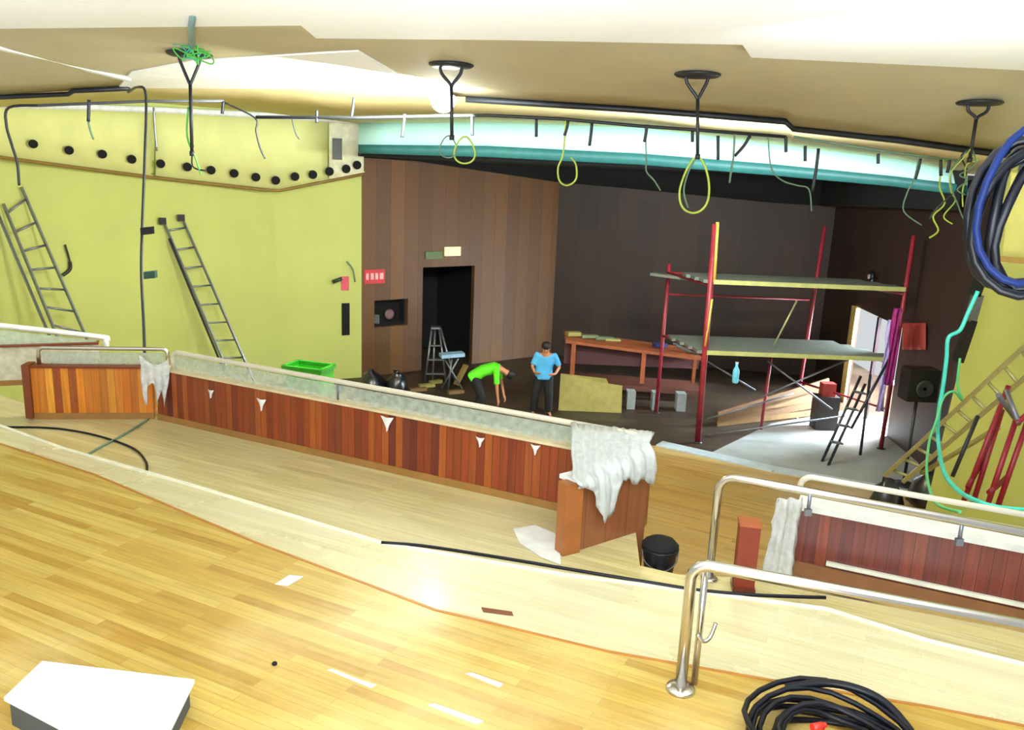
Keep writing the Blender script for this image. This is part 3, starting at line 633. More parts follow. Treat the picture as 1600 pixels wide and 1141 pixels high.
# bucket in the aisle
bq = P(1028, 898, 2.18)
bk_ = thing('bucket', 'black builder\'s bucket in the aisle right of the plastic-draped pier', 'bucket', (bq.x, bq.y, 2.12))
mb = MB(); c_ = V(bq.x, bq.y, 2.12); mb.lathe(c_, [(.11, 0), (.15, .3), (.16, .3), (.16, .32), (.145, .32), (.105, .02)], 28); part('body', mb, M_blk, bk_)
mb = MB(); mb.lathe(c_+V(0, 0, .31), [(.15, 0), (.155, .03), (.12, .07), (.05, .095), (.01, .1)], 14)
for v_ in mb.v: v_ += V(random.uniform(-.008, .008), random.uniform(-.008, .008), 0)
part('liner', mb, M_black, bk_, 'black sack stuffed in the bucket')
mb = MB(); mb.tube([c_+V(-.155, 0, .3), c_+V(-.13, -.06, .2), c_+V(0, -.15, .16), c_+V(.13, -.06, .2), c_+V(.155, 0, .3)], .006, 6, 6); part('handle', mb, M_grey, bk_)

# ================================================================== CEILING BRACKETS
def bracket(label, px, py, pole_px, wires=True, left=False, tilt=0):
    top = T(px, py, -.02); t = thing('ceiling_bracket', label, 'light bracket', top, 0, 'dark ceiling brackets left after the lamps came down')
    bot = D(pole_px[0], pole_px[1], top.y); j = lerp(top, bot, .3)
    mb = MB(); mb.lathe(top+V(0, 0, -.035), [(.12, 0), (.24, .01), (.27, .03), (.27, .045), (.1, .05)], 28); part('plate', mb, M_dark, t)
    for s in (-1, 1):
        mb = MB(); mb.tube([top+V(.13*s, 0, -.02), top+V(.11*s, 0, -.1), j+V(.02*s, 0, .04), j], .02, 8, 4); part('prong', mb, M_dark, t)
    mb = MB(); mb.tube([j+V(0, 0, .02), bot], .021, 10); mb.lathe(bot, [(.03, -.03), (.03, .03)], 12); part('pole', mb, M_dark, t)
    return t, bot
br1, b1 = bracket('dark round ceiling bracket with a tangle of green wires, nearest the left wall', 296, 82, (300, 240))
br2, b2_ = bracket('dark round ceiling bracket right in front of the glaring flood lamp', 705, 99, (706, 215))
br3, b3 = bracket('dark round ceiling bracket with a clear V fork above the red scaffold', 1090, 114, (1090, 245))
br4, b4 = bracket('dark round ceiling bracket nearest the right edge beside the hanging coil', 1530, 158, (1515, 250))
def loop(c, w_, h_, r, m_, parent, n_=14, seed=0):
    rnd = random.Random(seed); pts = []
    for i in range(n_+1):
        a = math.pi/2+2*math.pi*i/n_; pts.append(c+V(w_*math.cos(a)*(1-.35*math.sin(a)), rnd.uniform(-.02, .02), -h_+h_*math.sin(a)))
    mb = MB(); mb.tube(pts, r, 6, 4); return part('wire', mb, m_, parent)
loop(b3, .17, .33, .014, M_ygcab, br3)
mb = MB(); mb.tube([b3, b3+V(-.08, .02, -.15), b3+V(-.13, 0, -.4), b3+V(-.06, 0, -.6)], .01, 6, 6); part('wire', mb, M_ggcab, br3)
loop(b2_+V(.16, 0, .02), .12, .16, .011, M_ygcab, br2)
loop(b2_+V(-.04, 0, .02), .1, .13, .008, M_ggcab, br2, seed=3)
rnd = random.Random(5)
for i in range(5):
    mb = MB(); p = b4+V(0, 0, .15); pts = [p]
    for k in range(6): p = p+V(rnd.uniform(-.14, .12), rnd.uniform(-.05, .05), rnd.uniform(-.22, -.05)); pts.append(p)
    mb.tube(pts, .009, 6, 5); part('wire', mb, (M_ygcab, M_ggcab, M_dark)[i % 3], br4)
t1 = T(300, 70, -.02)
for i in range(5):
    mb = MB(); p = t1+V(rnd.uniform(-.1, .1), 0, .0); pts = [p]
    for k in range(5): p = t1+V(rnd.uniform(-.22, .22), rnd.uniform(-.08, .02), rnd.uniform(-.2, .05)); pts.append(p)
    mb.tube(pts, .009, 6, 5); part('wire', mb, (mat('green_wire', (90, 190, 80), .5), mat('turquoise_wire', (60, 170, 150), .5))[i % 2], br1)
mb = MB(); mb.tube([D(299, -40, 7.6), D(301, 20, 7.6), D(298, 50, 8.2), t1], .03, 8, 5); part('wire_bundle', mb, mat('grey_teal_sleeve', (120, 150, 150), .5), br1)
mb = MB(); mb.tube([b1+V(-.02, 0, .55), b1+V(-.05, 0, .2), b1+V(.04, 0, -.05), b1+V(.1, 0, -.25)], .012, 6, 5); part('wire', mb, mat('green_wire', (90, 190, 80), .5), br1)
mb = MB(); mb.tube([b1+V(.02, 0, .1), b1+V(.0, 0, -.15), b1+V(.16, 0, -.2)], .01, 6, 5); part('wire', mb, M_dark, br1)

# ================================================================== CEILING CONDUITS AND LIGHT TRACK
def Tz(x, y): return T(x, y)+V(0, -.06, -.05)
cable('ceiling_pipe', 'dark pipe along the edge of the tan ceiling at the upper left', [Tz(-150, 152), Tz(0, 147), Tz(110, 142), Tz(118, 137), Tz(205, 133)], .035, M_dark, 'pipe', 0)
cable('ceiling_pipe', 'long dark pipe along the tan ceiling edge, right of the flood lamp', [Tz(728, 150), Tz(985, 166), Tz(1105, 175), Tz(1226, 185), Tz(1238, 196), Tz(1400, 214), Tz(1560, 236), Tz(1800, 264)], .045, M_dark, 'pipe', 0)
dT = 11.6
tr = [(400, 183), (560, 184), (660, 182), (760, 180), (880, 186), (1000, 197), (1100, 204), (1228, 214)]
lt = thing('lighting_track', 'thin dark lighting track with short hangers in front of the cyan fascia', 'lighting track', D(760, 180, dT))
mb = MB(); mb.tube([D(x, y, dT) for x, y in tr], .022, 8); part('rod', mb, M_dark, lt)
def hanger(parent, x, y0, y1, dx=0, r=.022, m_=None, d=dT):
    mb = MB(); mb.tube([D(x, y0, d), D(x+dx*.4, (y0+y1)/2, d), D(x+dx, y1, d)], r, 7, 3); part('hanger', mb, m_ or M_dark, parent)
for x, y0, y1, dx in ((632, 178, 215, -4), (738, 178, 212, 0), (838, 186, 214, 0), (888, 188, 212, -6), (925, 193, 228, -4), (1011, 195, 222, -4), (1082, 205, 222, 0), (1122, 212, 250, 0), (1172, 212, 244, -24), (1228, 214, 238, 0), (495, 172, 192, 0), (553, 152, 184, -4)):
    hanger(lt, x, y0, y1, dx)
lt2 = thing('lighting_track', 'short grey track with hangers under the ceiling left of the green-wired bracket', 'lighting track', D(290, 157, dT))
mb = MB(); mb.tube([D(60, 165, dT), D(235, 158, dT), D(350, 158, dT)], .02, 8); part('rod', mb, M_grey, lt2)
hanger(lt2, 349, 158, 178, -2); hanger(lt2, 139, 156, 190, -1); hanger(lt2, 138, 190, 218, 8, .014, M_ggcab); hanger(lt2, 240, 168, 236, 5, .014, M_grey)
lt3 = thing('lighting_track', 'loose hangers dropping in front of the right end of the cyan fascia', 'lighting track', D(1380, 236, dT))
mb = MB(); mb.tube([D(1240, 214, dT), D(1380, 236, dT), D(1500, 252, dT)], .016, 8); part('rod', mb, M_ggcab, lt3)
for x, y0, y1, dx in ((1258, 228, 252, 0), (1279, 232, 300, -10), (1372, 240, 256, 0), (1438, 248, 280, -8), (1470, 250, 275, 0), (1484, 250, 270, -4)): hanger(lt3, x, y0, y1, dx)
def wire(label, pix, r=.012, m_=M_ggcab, d=dT, cat='wire'):
    x0 = pix[0][0]; par = lt if 440 < x0 < 1190 else (lt3 if x0 >= 1190 else lt2)
    mb = MB(); mb.tube([D(x, y, d) for x, y in pix], r, 8, 5); return part('wire', mb, m_, par)
wire('curved dark wire hanging at the upper left edge down the cove', [(62, 165), (14, 168), (10, 195), (18, 225), (27, 255), (30, 290)], .018, M_dark)
wire('dark wire slanting across the cove right of the green-wired bracket', [(350, 160), (398, 184), (400, 205), (406, 230), (414, 248)], .012, M_dark)
wire('yellow-green wire loop hanging under the fascia near the warm wood wall', [(884, 188), (880, 240), (872, 262), (874, 282), (886, 290), (900, 280), (900, 258), (892, 246)], .012, M_ygcab)
wire('thin grey-green wire hanging under the fascia left of the V-fork bracket', [(1008, 198), (1010, 250), (1010, 268), (1022, 282), (1032, 298)], .01)
wire('grey-green wire hanging under the fascia right of the V-fork bracket', [(1148, 206), (1146, 246), (1143, 262), (1140, 286)], .014)
wire('tangled wire hanging from the right part of the fascia', [(1200, 212), (1205, 262), (1222, 282), (1246, 290), (1264, 296), (1268, 330)], .01)
wire('yellow-green wire hanging between the hanging coil and the scaffold top', [(1474, 250), (1468, 290), (1476, 318), (1458, 338), (1466, 360), (1452, 372)], .012, M_ygcab)
wire('dark wire coming off the right end of the fascia', [(1436, 244), (1428, 280), (1418, 300), (1412, 330), (1440, 352)], .01, M_ggcab)
wire('thin dark wire slanting across the cove under the track', [(456, 184), (462, 208), (468, 218)], .01, M_dark)
# conduit drop on the left
cdp = thing('conduit_drop', 'thin dark conduit hanging from the ceiling pipe down to the torn film on the left', 'conduit', D(226, 600, 9.45))
mb = MB(); mb.tube([Tz(205, 134)+V(0, -.05, -.05), D(216, 136, 11.4), D(228, 150, 11.2), D(226, 250, 10.8), D(222, 360, 10.4), D(221, 430, 10.1), D(225, 520, 9.8), D(227, 620, 9.6)], .017, 8, 5); part('cable', mb, M_dark, cdp)
for x, y, c in ((228, 361, M_blk), (233, 430, mat('dark_green_box', (44, 84, 72), .5))):
    mb = MB(); q = D(x, y, 10.3); mb.slab([q+V(-.07, 0, -.055), q+V(.07, 0, -.035), q+V(.07, 0, .055), q+V(-.07, 0, .035)], (0, .08, 0)); part('junction_box', mb, c, cdp)
# flood lamp
fq = D(692, 158, 12.2)
fl_ = thing('flood_lamp', 'glaring work lamp at the ceiling edge behind the second bracket', 'lamp', fq)
mb = MB(); mb.lathe(fq+V(0, .0, 0), [(.05, -.06), (.13, -.05), (.17, 0), (.13, .05), (.05, .06)], 20, axis=(0, -1, -.4)); part('bulb', mb, mat('glowing_bulb', (240, 255, 255), .3, emit=8), fl_)
mb = MB(); mb.lathe(fq+V(0, .1, .05), [(.2, -.02), (.1, .08), (.03, .16)], 20, axis=(0, .4, 1)); part('housing', mb, M_white, fl_)

# ================================================================== LADDERS
def ladder(label, a0, a1, b0, b1, n_rungs, m_=M_alu, rail=.065, group=None, name='ladder', depth=.03):
    """rails a0-a1 and b0-b1 (bottom, top)"""
    t = thing(name, label, 'ladder', lerp(a0, b0, .5))
    for p, q in ((a0, a1), (b0, b1)):
        mb = MB(); mb.beam(p, q, rail, depth, up=(b0-a0).normalized()); part('side_rail', mb, m_, t)
    for i in range(n_rungs):
        s = (i+.5)/n_rungs; mb = MB(); mb.tube([lerp(a0, a1, s), lerp(b0, b1, s)], .022, 8); part('rung', mb, m_, t)
    return t
def LW(px, py, off=.05, seg=(WLb, WLc)):          # point just in front of the left wall
    q = on(seg[0], seg[1], px, py); n_ = nrm(*seg); n_ = n_ if n_.y < 0 else -n_; return q+n_*off
def ladder_at(label, pa, pb, qa, qb, out0, nr, m_=M_alu):
    # pa,pb: bottom pixels of the two rails; qa,qb: top pixels
    q1_, q2_ = LW(*qa, .08), LW(*qb, .08); r1, r2 = LW(*pa, out0), LW(*pb, out0)
    return q1_, q2_, r1, r2
q1_, q2_, r1, r2 = ladder_at('', (68, 540), (122, 560), (2, 318), (30, 292), .8, 0)
L1 = ladder('aluminium ladder leaning on the yellow wall at the left edge', r1, q1_, r2, q2_, 8)
q1_, q2_, r1, r2 = ladder_at('', (52, 540), (104, 560), (-8, 330), (20, 305), .95, 0)
for p, q in ((r1, q1_),):
    mb = MB(); mb.beam(p, q, .05, .03); part('side_rail', mb, M_alu, L1)
q1_, q2_, r1, r2 = ladder_at('', (332, 590), (366, 590), (252, 345), (281, 340), .8, 0)
L2 = ladder('aluminium extension ladder leaning on the yellow wall with black tips on its rails', r1, q1_, r2, q2_, 9)
a0_ = LW(314, 570, .9); a1_ = LW(258, 372, .15)
mb = MB(); mb.beam(a0_, a1_, .05, .04); part('side_rail', mb, M_dark, L2)
rails = [c for c in L2.children if c.name.startswith('side_rail')]
for q, rl in zip((q1_, q2_), rails): mb = MB(); mb.box(q+V(0, -.03, 0), (.14, .12, .14), .3); part('rubber_tip', mb, M_blk, rl)
q = LW(100, 420, .03)
mb = MB(); mb.tube([LW(100, 382, .04), LW(106, 405, .06), LW(107, 420, .06), LW(96, 430, .05)], [.02]*10+[.035]*20, 8, 8); solo('cable_stub', mb, M_blk, 'black cable stub poking from the yellow wall between the two ladders', 'cable', loc=LW(100, 420, .0))
# leaning yellowed ladder at the right: a long double rail against the right wall
ra0, ra1 = D(1384, 742, 11.4), D(1640, 505, 9.0); rb0, rb1 = D(1412, 752, 11.2), D(1660, 540, 8.8)
L3 = ladder('long yellowed ladder slanting up the right yellow wall behind the aqua hose', ra0, ra1, rb0, rb1, 11, M_aluy, .07, depth=.05)
mb = MB(); mb.beam(D(1440, 740, 11.0), D(1560, 668, 9.6), .06, .04); part('loose_bar', mb, M_aluy, L3)
# red trestles
def trestle(label, pix, d, name='steel_trestle'):
    t = thing(name, label, 'trestle', D(pix[0][0][0], pix[0][0][1], d))
    for i, (a, b) in enumerate(pix):
        mb = MB(); mb.tube([D(a[0], a[1], d+.0), D(b[0], b[1], d+.3)], .028, 10); part('leg' if i < 2 else 'strut', mb, M_red if i < 2 or i > 2 else M_grey, t)
    return t
trestle('red steel trestle leaning on the right wall, the left one of two', [((1505, 785), (1576, 603)), ((1519, 790), (1566, 640)), ((1560, 618), (1592, 662)), ((1512, 762), (1545, 700))], 8.6)
trestle('red steel trestle leaning on the right wall, cut by the right edge', [((1541, 795), (1588, 655)), ((1556, 800), (1612, 640)), ((1592, 662), (1572, 610)), ((1545, 770), (1575, 745)), ((1590, 660), (1620, 635))], 8.2)
mb = MB(); mb.tube([D(1488, 745, 9.5), D(1528, 650, 9.7)], .025, 8); solo('metal_pipe', mb, M_dark, 'thin dark pipe leaning on the right wall left of the red trestles', 'pipe')
# dark prop and aqua hose
hd = 9.0
pr = thing('wall_prop', 'dark slanting prop with a grey middle along the edge of the right wall', 'prop', D(1478, 580, 11.8))
for a, b, mm in (((1538, 420), (1522, 462), M_blk), ((1528, 460), (1516, 502), M_grey), ((1518, 500), (1496, 565), M_blk)):
    mb = MB(); mb.beam(D(*a, 11.8), D(*b, 11.8), .16, .1); part('segment', mb, mm, pr)
cable('hose', 'aqua hose hanging down the right wall and trailing over the maroon parapet ledge', [D(1528, 455, hd), D(1512, 490, hd), D(1500, 516, hd), D(1482, 528, hd), D(1479, 560, hd), D(1474, 600, hd), D(1466, 650, hd), D(1466, 690, hd), D(1474, 735, hd-1), D(1495, 765, 7.2), D(1530, 785, 6.4), D(1570, 795, 6.1), D(1640, 800, 5.6)], .022, M_aqua, 'hose')
cable('hose', 'thin green hose loop beside the thicker aqua hose', [D(1500, 560, 9.1), D(1496, 600, 9.1), D(1503, 625, 9.1), D(1490, 612, 9), D(1474, 622, 9), D(1462, 660, 8.9), D(1452, 690, 8.8), D(1448, 740, 8), D(1462, 785, 6.6), D(1500, 800, 6.0)], .014, mat('green_hose', (90, 190, 120), .4), 'hose')
# upper right yellow box edge behind the coil
mb = MB(); mb.slab([D(1580, 270, 8), D(1700, 265, 7), D(1700, 415, 7), D(1566, 402, 8)], (.3, .4, 0)); o = struct('wall_right', mb, mat('ochre_yellow_paint', (176, 172, 92), .7, var=.1))
mb = MB(); mb.beam(D(1560, 404, 7.9), D(1700, 418, 6.9), .05, .05); struct('trim_5', mb, mat('brown_edge', (140, 110, 50), .6))

# ================================================================== FAR THINGS
# green crate behind the long parapet
gd = 11.4
gq = D(483, 592, gd)
gc = thing('crate', 'bright green plastic crate showing over and through the long parapet glass', 'crate', (gq.x, gq.y, gq.z-.25), -.3)
gm = MB()
def ctr(mb, c, w_, d_, h_, th, rz):
    R_ = Matrix.Rotation(rz, 3, 'Z')
    for cx, cy, sx, sy in ((0, -d_/2, w_, th), (0, d_/2, w_, th), (-w_/2, 0, th, d_), (w_/2, 0, th, d_)): mb.box(Vector(c)+R_@V(cx, cy, h_/2), (sx, sy, h_), rz)
    mb.box(Vector(c)+V(0, 0, .01), (w_, d_, .02), rz)
ctr(gm, (gq.x, gq.y, gq.z-.25), .56, .36, .42, .02, -.3); part('body', gm, M_greenb, gc)
gm = MB(); R_ = Matrix.Rotation(-.3, 3, 'Z')
for cx, cy, sx, sy in ((0, -.19, .62, .05), (0, .19, .62, .05), (-.29, 0, .05, .4), (.29, 0, .05, .4)): gm.box(gq+R_@V(cx, cy, .18), (sx, sy, .05), -.3)
part('rim', gm, mat('dark_green_plastic', (40, 150, 30), .45), gc)
ds = gq.z-.25
mb = MB(); mb.box((gq.x, gq.y, (ds+1.35)/2+.0), (.9, .6, ds-1.35), -.3)
solo('wooden_bench', mb, mat('bench_wood', (150, 120, 80), .6), 'low wooden block under the green crate behind the long parapet', 'bench', loc=(gq.x, gq.y, 1.35))
# signs
def panel(px0, py0, px1, py1, p0, p1, off, th=.02):
    n_ = nrm(p0, p1); n_ = n_ if n_.y < 0 else -n_
    a = on(p0, p1, px0, py1)+n_*off; b = on(p0, p1, px1, py1)+n_*off; h = on(p0, p1, px0, py0).z-on(p0, p1, px0, py1).z
    b.z = a.z; mb = MB(); mb.slab([a, b, b+V(0, 0, h), a+V(0, 0, h)], n_*th); return mb, a, b, h, n_
mb, a, b, h, n_ = panel(569, 422, 601, 444, C1, C2, .0); sg = thing('wall_sign', 'red sign with blurred pale marks on the warm wood wall', 'sign', a)
part('plate', mb, mat('red_sign', (214, 54, 66), .5), sg)
for i, (u0, u1) in enumerate(((.08, .2), (.3, .45), (.52, .66), (.74, .92))):
    mb = MB(); mb.slab([lerp(a, b, u0)+n_*.021+V(0, 0, h*.3), lerp(a, b, u1)+n_*.021+V(0, 0, h*.3), lerp(a, b, u1)+n_*.021+V(0, 0, h*.75), lerp(a, b, u0)+n_*.021+V(0, 0, h*.75)], n_*.004); part('mark', mb, mat('pink_mark', (240, 190, 190), .5), sg)
mb, a, b, h, n_ = panel(533, 432, 545, 454, WLc, C1, .0); solo('wall_sign', mb, mat('pink_sign', (224, 90, 110), .5), 'small pinkish-red sign on the yellow wall beside the corner', 'sign')
mb, a, b, h, n_ = panel(694, 386, 718, 400, C1, C2, .0, .06); solo('exit_light', mb, mat('pale_yellow_lamp', (232, 230, 170), .5, emit=.5), 'small pale yellow emergency light above the dark doorway', 'light')
mb, a, b, h, n_ = panel(664, 393, 690, 405, C1, C2, .0, .04); solo('wall_sign', mb, mat('dull_green_sign', (96, 116, 72), .5), 'dull green sign above the left side of the dark doorway', 'sign')
mb, a, b, h, n_ = panel(534, 474, 546, 524, WLc, C1, -.01, .04); solo('wall_slot', mb, M_black, 'tall black slot in the yellow wall beside the corner', 'slot')
mb = MB(); mb.tube([LW(518, 440, .1, (WLc, C1)), LW(532, 434, .15, (WLc, C1))], .05, 8); solo('wall_lamp', mb, mat('dark_green_lamp', (40, 70, 52), .5), 'small dark green fitting on the yellow wall left of the pinkish sign', 'fitting')
mb = MB(); mb.tube([LW(541, 408, .05, (WLc, C1)), LW(550, 420, .08, (WLc, C1)), LW(554, 440, .05, (WLc, C1))], .02, 8, 5); solo('cable_stub', mb, M_ggcab, 'grey-green cable stub on the yellow wall above the pinkish sign', 'cable')
# the recess in the warm wall
mb, a, b, h, n_ = panel(583, 468, 639, 510, C1, C2, -.45, .02); rc = thing('wall_recess_box', 'black open box recessed in the warm wood wall with junk inside', 'recess', a)
part('back_panel', mb, M_black, rc)
cc_ = lerp(a, b, .55)+V(0, 0, h*.35)+n_*.2
mb = MB(); mb.lathe(cc_, [(.07, 0), (.14, .02), (.14, .05), (.08, .06)], 20, axis=n_); part('disc', mb, mat('red_grey_disc', (120, 90, 92), .4), rc)
mb = MB(); mb.box(lerp(a, b, .2)+V(0, 0, h*.2)+n_*.2, (.18, .1, .24)); part('fitting', mb, M_alu, rc)
# step ladder in front of the dark doorway
sd = 21.3
sl = thing('step_ladder', 'small aluminium step ladder in front of the dark doorway', 'ladder', D(690, 605, sd))
for a, b in (((664, 600), (675, 512)), ((697, 604), (686, 512)), ((676, 585), (680, 512)), ((712, 590), (688, 512))):
    mb = MB(); mb.tube([V(D(*a, sd).x, sd, .02), D(*b, sd+.2)], .028, 8); part('leg', mb, M_alu, sl)
for y in (540, 562, 584):
    f = (y-512)/90; mb = MB(); mb.beam(D(675-11*f, y, sd), D(687+10*f, y, sd), .1, .03); part('step', mb, M_alu, sl)
mb = MB(); mb.beam(D(674, 512, sd+.1), D(688, 512, sd+.1), .25, .05); part('top_step', mb, M_alu, sl)
mb = MB(); mb.beam(D(688, 556, 20.4), D(724, 553, 20.6), .3, .09); solo('board', mb, mat('pale_blue_board', (150, 186, 220), .5), 'pale blue board resting on a stand right of the step ladder', 'board')
st = thing('work_stand', 'dark folding stand under the pale blue board', 'stand', D(705, 610, 20.5))
for a, b in (((690, 608), (716, 560)), ((722, 608), (694, 560)), ((700, 612), (706, 560))):
    mb = MB(); mb.tube([D(*a, 20.5), D(*b, 20.5)], .025, 8); part('leg', mb, M_grey, st)
# black bags by the corner
for i, (x, y, s_, lb) in enumerate(((580, 590, .3, 'black rubbish bag slumped at the foot of the warm wall, left of the pair'), (620, 597, .25, 'black rubbish bag slumped at the foot of the warm wall, right of the pair'))):
    q = D(x, y, 20.3); mb = MB(); mb.lathe(V(q.x, q.y, 0), [(s_*.9, 0), (s_*1.1, .1), (s_*1.0, .25), (s_*.7, .4), (s_*.2, .5), (.05, .55)], 12)
    rr_ = random.Random(i)
    for v_ in mb.v: v_ += V(rr_.uniform(-.05, .05), rr_.uniform(-.05, .05), rr_.uniform(-.02, .02) if v_.z > .05 else 0)
    solo('rubbish_bag', mb, mat('black_bag', (22, 24, 34), .3, spec=.8), lb, 'bag')
# rubble and offcuts: seven pieces
offc = [((655, 606), (680, 600), 'pale'), ((672, 600), (690, 596), 'pale'), ((700, 616), (724, 612), 'brown'), ((640, 612), (668, 606), 'brown'), ((712, 604), (722, 622), 'tan')]
lbs = ['pale offcut plank lying left of the green-shirted worker', 'short pale offcut nearest the step ladder foot', 'brown offcut just behind the green-shirted worker', 'brown offcut nearest the black bags', 'tan offcut standing up beside the green-shirted worker']
for (a, b, c), lb in zip(offc, lbs):
    pa_, pb_ = P(*a, 0), P(*b, 0); pb_.y = pa_.y+.2; pb_.z = pa_.z; mb = MB(); mb.beam(V(pa_.x, pa_.y, .04), V(pb_.x, pb_.y, .04+(c == 'tan')*.5), .14, .08)
    solo('wood_offcut', mb, {'pale': M_ply, 'brown': mat('brown_offcut', (120, 88, 50), .7), 'tan': mat('tan_offcut', (150, 120, 66), .7)}[c], lb, 'offcut', group='timber offcuts on the stage floor')
# timber bench unit
bd = 20.4
def B(x, y, d=bd): return D(x, y, d)
un = thing('timber_counter', 'long timber counter frame with orange posts standing before the back wall', 'counter', V(B(985, 640).x, bd, 0), 0)
bl0, bl1 = B(884, 532), B(1098, 560)
mb = MB(); mb.slab([bl0, bl1, bl1+V(0, 1.0, .05), bl0+V(0, 1.0, .05)], (0, 0, -.07)); part('top', mb, M_orwood, un)
for x, w_ in ((897, .11), (1007, .11), (1087, .08)):
    yt = 532+(x-884)*.131; p = B(x, yt); mb = MB(); zp = B(x, 600).z; mb.box((p.x, p.y+.06, (p.z+zp)/2), (w_, .1, p.z-zp)); part('post', mb, M_orwood, un)
lw0, lw1 = B(885, 596), B(1098, 612)
mb = MB(); mb.slab([lw0, lw1, lw1+V(0, 1.0, .02), lw0+V(0, 1.0, .02)], (0, 0, -.12)); part('shelf', mb, mat('dark_red_timber', (96, 52, 40), .6), un)
mb = MB(); a, b = B(884, 540), B(1098, 566); mb.slab([V(a.x, bd+.4, .8), V(b.x, bd+.4, .8), V(b.x, bd+.4, b.z), V(a.x, bd+.4, a.z)], (0, .04, 0)); part('back_panel', mb, mat('maroon_panel', (84, 46, 50), .6), un)
mb = MB(); p, q = B(884, 610), B(1098, 640); mb.slab([V(p.x, bd+.3, 0), V(q.x, bd+.3, 0), V(q.x, bd+.3, lw1.z-.1), V(p.x, bd+.3, lw0.z-.1)], (0, .06, 0)); part('front_panel', mb, mat('dark_brown_timber', (78, 52, 38), .6), un)
# things on the counter
for i, (x0, y0, x1, y1, hh, c, lb, nm, ct) in enumerate((
    (886, 526, 906, 524, .1, M_ply, 'yellow bundle at the left end of the timber counter top', 'timber_bundle', 'timber'),
    (908, 524, 934, 526, .07, mat('grey_green_board', (120, 132, 96), .7), 'grey-green board lying second from the left on the counter top', 'board', 'board'),
    (930, 530, 958, 534, .07, mat('dull_green_board', (100, 116, 80), .7), 'dull green board at the middle of the counter top', 'board', 'board'),
    (945, 524, 968, 528, .05, M_ply, 'yellow stick lying across the middle of the counter top', 'timber_bundle', 'timber'),
    (1022, 536, 1040, 540, .1, mat('violet_rag', (52, 46, 110), .8), 'violet-blue rag on the counter top left of the grey-blue bag', 'rag', 'rag'))):
    mb = MB(); a, b = D(x0, y0, bd+.5), D(x1, y1, bd+.6); zt0 = bl0.z+(bl1.z-bl0.z)*((x0-884)/214)+.03
    a.z = zt0+hh/2; b.z = zt0+hh/2-.02*(b.x-a.x); mb.beam(a, b, .2, hh); solo(nm, mb, c, lb, ct)
mb = MB(); a, b = D(1052, 536, bd+.3), D(1092, 550, bd+.3); mb.tube([a, lerp(a, b, .3)+V(0, 0, .03), lerp(a, b, .7), b], [.04]*4+[.1]*9+[.08]*8, 10, 6); solo('plastic_bag', mb, mat('grey_blue_bag', (110, 150, 160), .4), 'grey-blue plastic bag on the counter top beside the red scaffold leg', 'bag')
# plywood panel leaning, white boxes under
mb = MB(); a, b = D(872, 648, 19.2), D(970, 660, 19.2)
mb.slab([V(a.x, 19.2, 0), V(b.x, 19.2, 0), V(b.x, 19.4, .62), V(lerp(a, b, .78).x, 19.4, .66), V(lerp(a, b, .74).x, 19.4, .78), V(a.x+.02, 19.4, .86)], (0, .03, 0)); solo('plywood_panel', mb, M_ply, 'yellowish plywood panel leaning right of the blue-shirted worker', 'panel')
bxg = 'pale boxes under the timber counter'
for i, (x, w_) in enumerate(((984, .2), (1022, .16), (1062, .22))):
    q = D(x, 640, 19.7); mb = MB(); mb.box((q.x, q.y, .22), (w_, .3, .44)); solo('cardboard_box', mb, mat('grey_white_box', (150, 158, 160), .6), ['pale grey box standing leftmost under the timber counter', 'pale grey narrow box in the middle under the timber counter', 'pale grey box under the counter next to the scaffold leg'][i], 'box', group=bxg)
# ================================================================== SCAFFOLD
sFL = P(1090, 692, 0); sFR = P(1376, 702, 0); off = V(-.55, 2.2, 0); sBL = sFL+off; sBR = sFR+off+V(-.6, 0, 0)
sc = thing('scaffold_tower', 'red scaffold tower with two plank platforms standing on the stage', 'scaffold', (sFL.x, sFL.y, 0))
ztop = 4.6
zu = D(1112, 440, sFL.y).z; zl_ = D(1098, 550, sFL.y).z
for p, q in ((sFL, D(1118, 350, sFL.y)), (sFR, D(1428, 368, sFR.y)), (sBL, V(sBL.x+.03, sBL.y, zu+.1)), (sBR, V(sBR.x+.15, sBR.y, 4.6))):
    mb = MB(); mb.tube([p+V(0, 0, .02), q], .066 if p is sFL else .045, 10); l_ = part('upright', mb, M_scred, sc)
    mb = MB(); mb.lathe(p, [(.09, 0), (.09, .02), (.05, .03)], 14); part('foot_plate', mb, M_dark, l_)
mb = MB(); a, b = D(1118, 350, sFL.y), D(1113, 440, sFL.y); mb.tube([a+V(.03, -.04, .04), b+V(.03, -.04, 0)], .035, 8); part('sleeve', mb, M_scy, sc)
mb = MB(); a, b = D(1109, 470, sFL.y), D(1099, 540, sFL.y); mb.tube([a+V(.03, -.04, .04), b+V(.03, -.04, 0)], .03, 8); part('sleeve', mb, M_scy, sc)
def level(z, x0=None):
    for p, q in ((sFL, sFR), (sBL, sBR), (sFL, sBL), (sFR, sBR)):
        mb = MB(); mb.tube([V(p.x, p.y, z), V(q.x, q.y, z)], .028, 8); part('ledger', mb, M_scred, sc)
for z in (zu-.1, zl_-.1):
    for p, q in ((sBL, sBR), (sFL, sBL), (sFR, sBR)):
        mb = MB(); mb.tube([V(p.x, p.y, z), V(q.x, q.y, z)], .028, 8); part('ledger', mb, M_scred, sc)
    mb = MB(); mb.beam(V(sFL.x, sFL.y-.06, z+.1), V(sFR.x, sFR.y-.06, z+.1), .03, .09); part('toe_board', mb, mat('yellow_edge', (176, 176, 110), .6), sc)
mb = MB(); mb.tube([V(sBL.x, sBL.y, zu-.6), V(sBR.x, sBR.y, zu-.6)], .026, 8); part('ledger', mb, M_scred, sc)
mb = MB(); mb.tube([V(sFR.x, sFR.y, .9), V(sBR.x, sBR.y, .9)], .026, 8); part('ledger', mb, M_scred, sc)
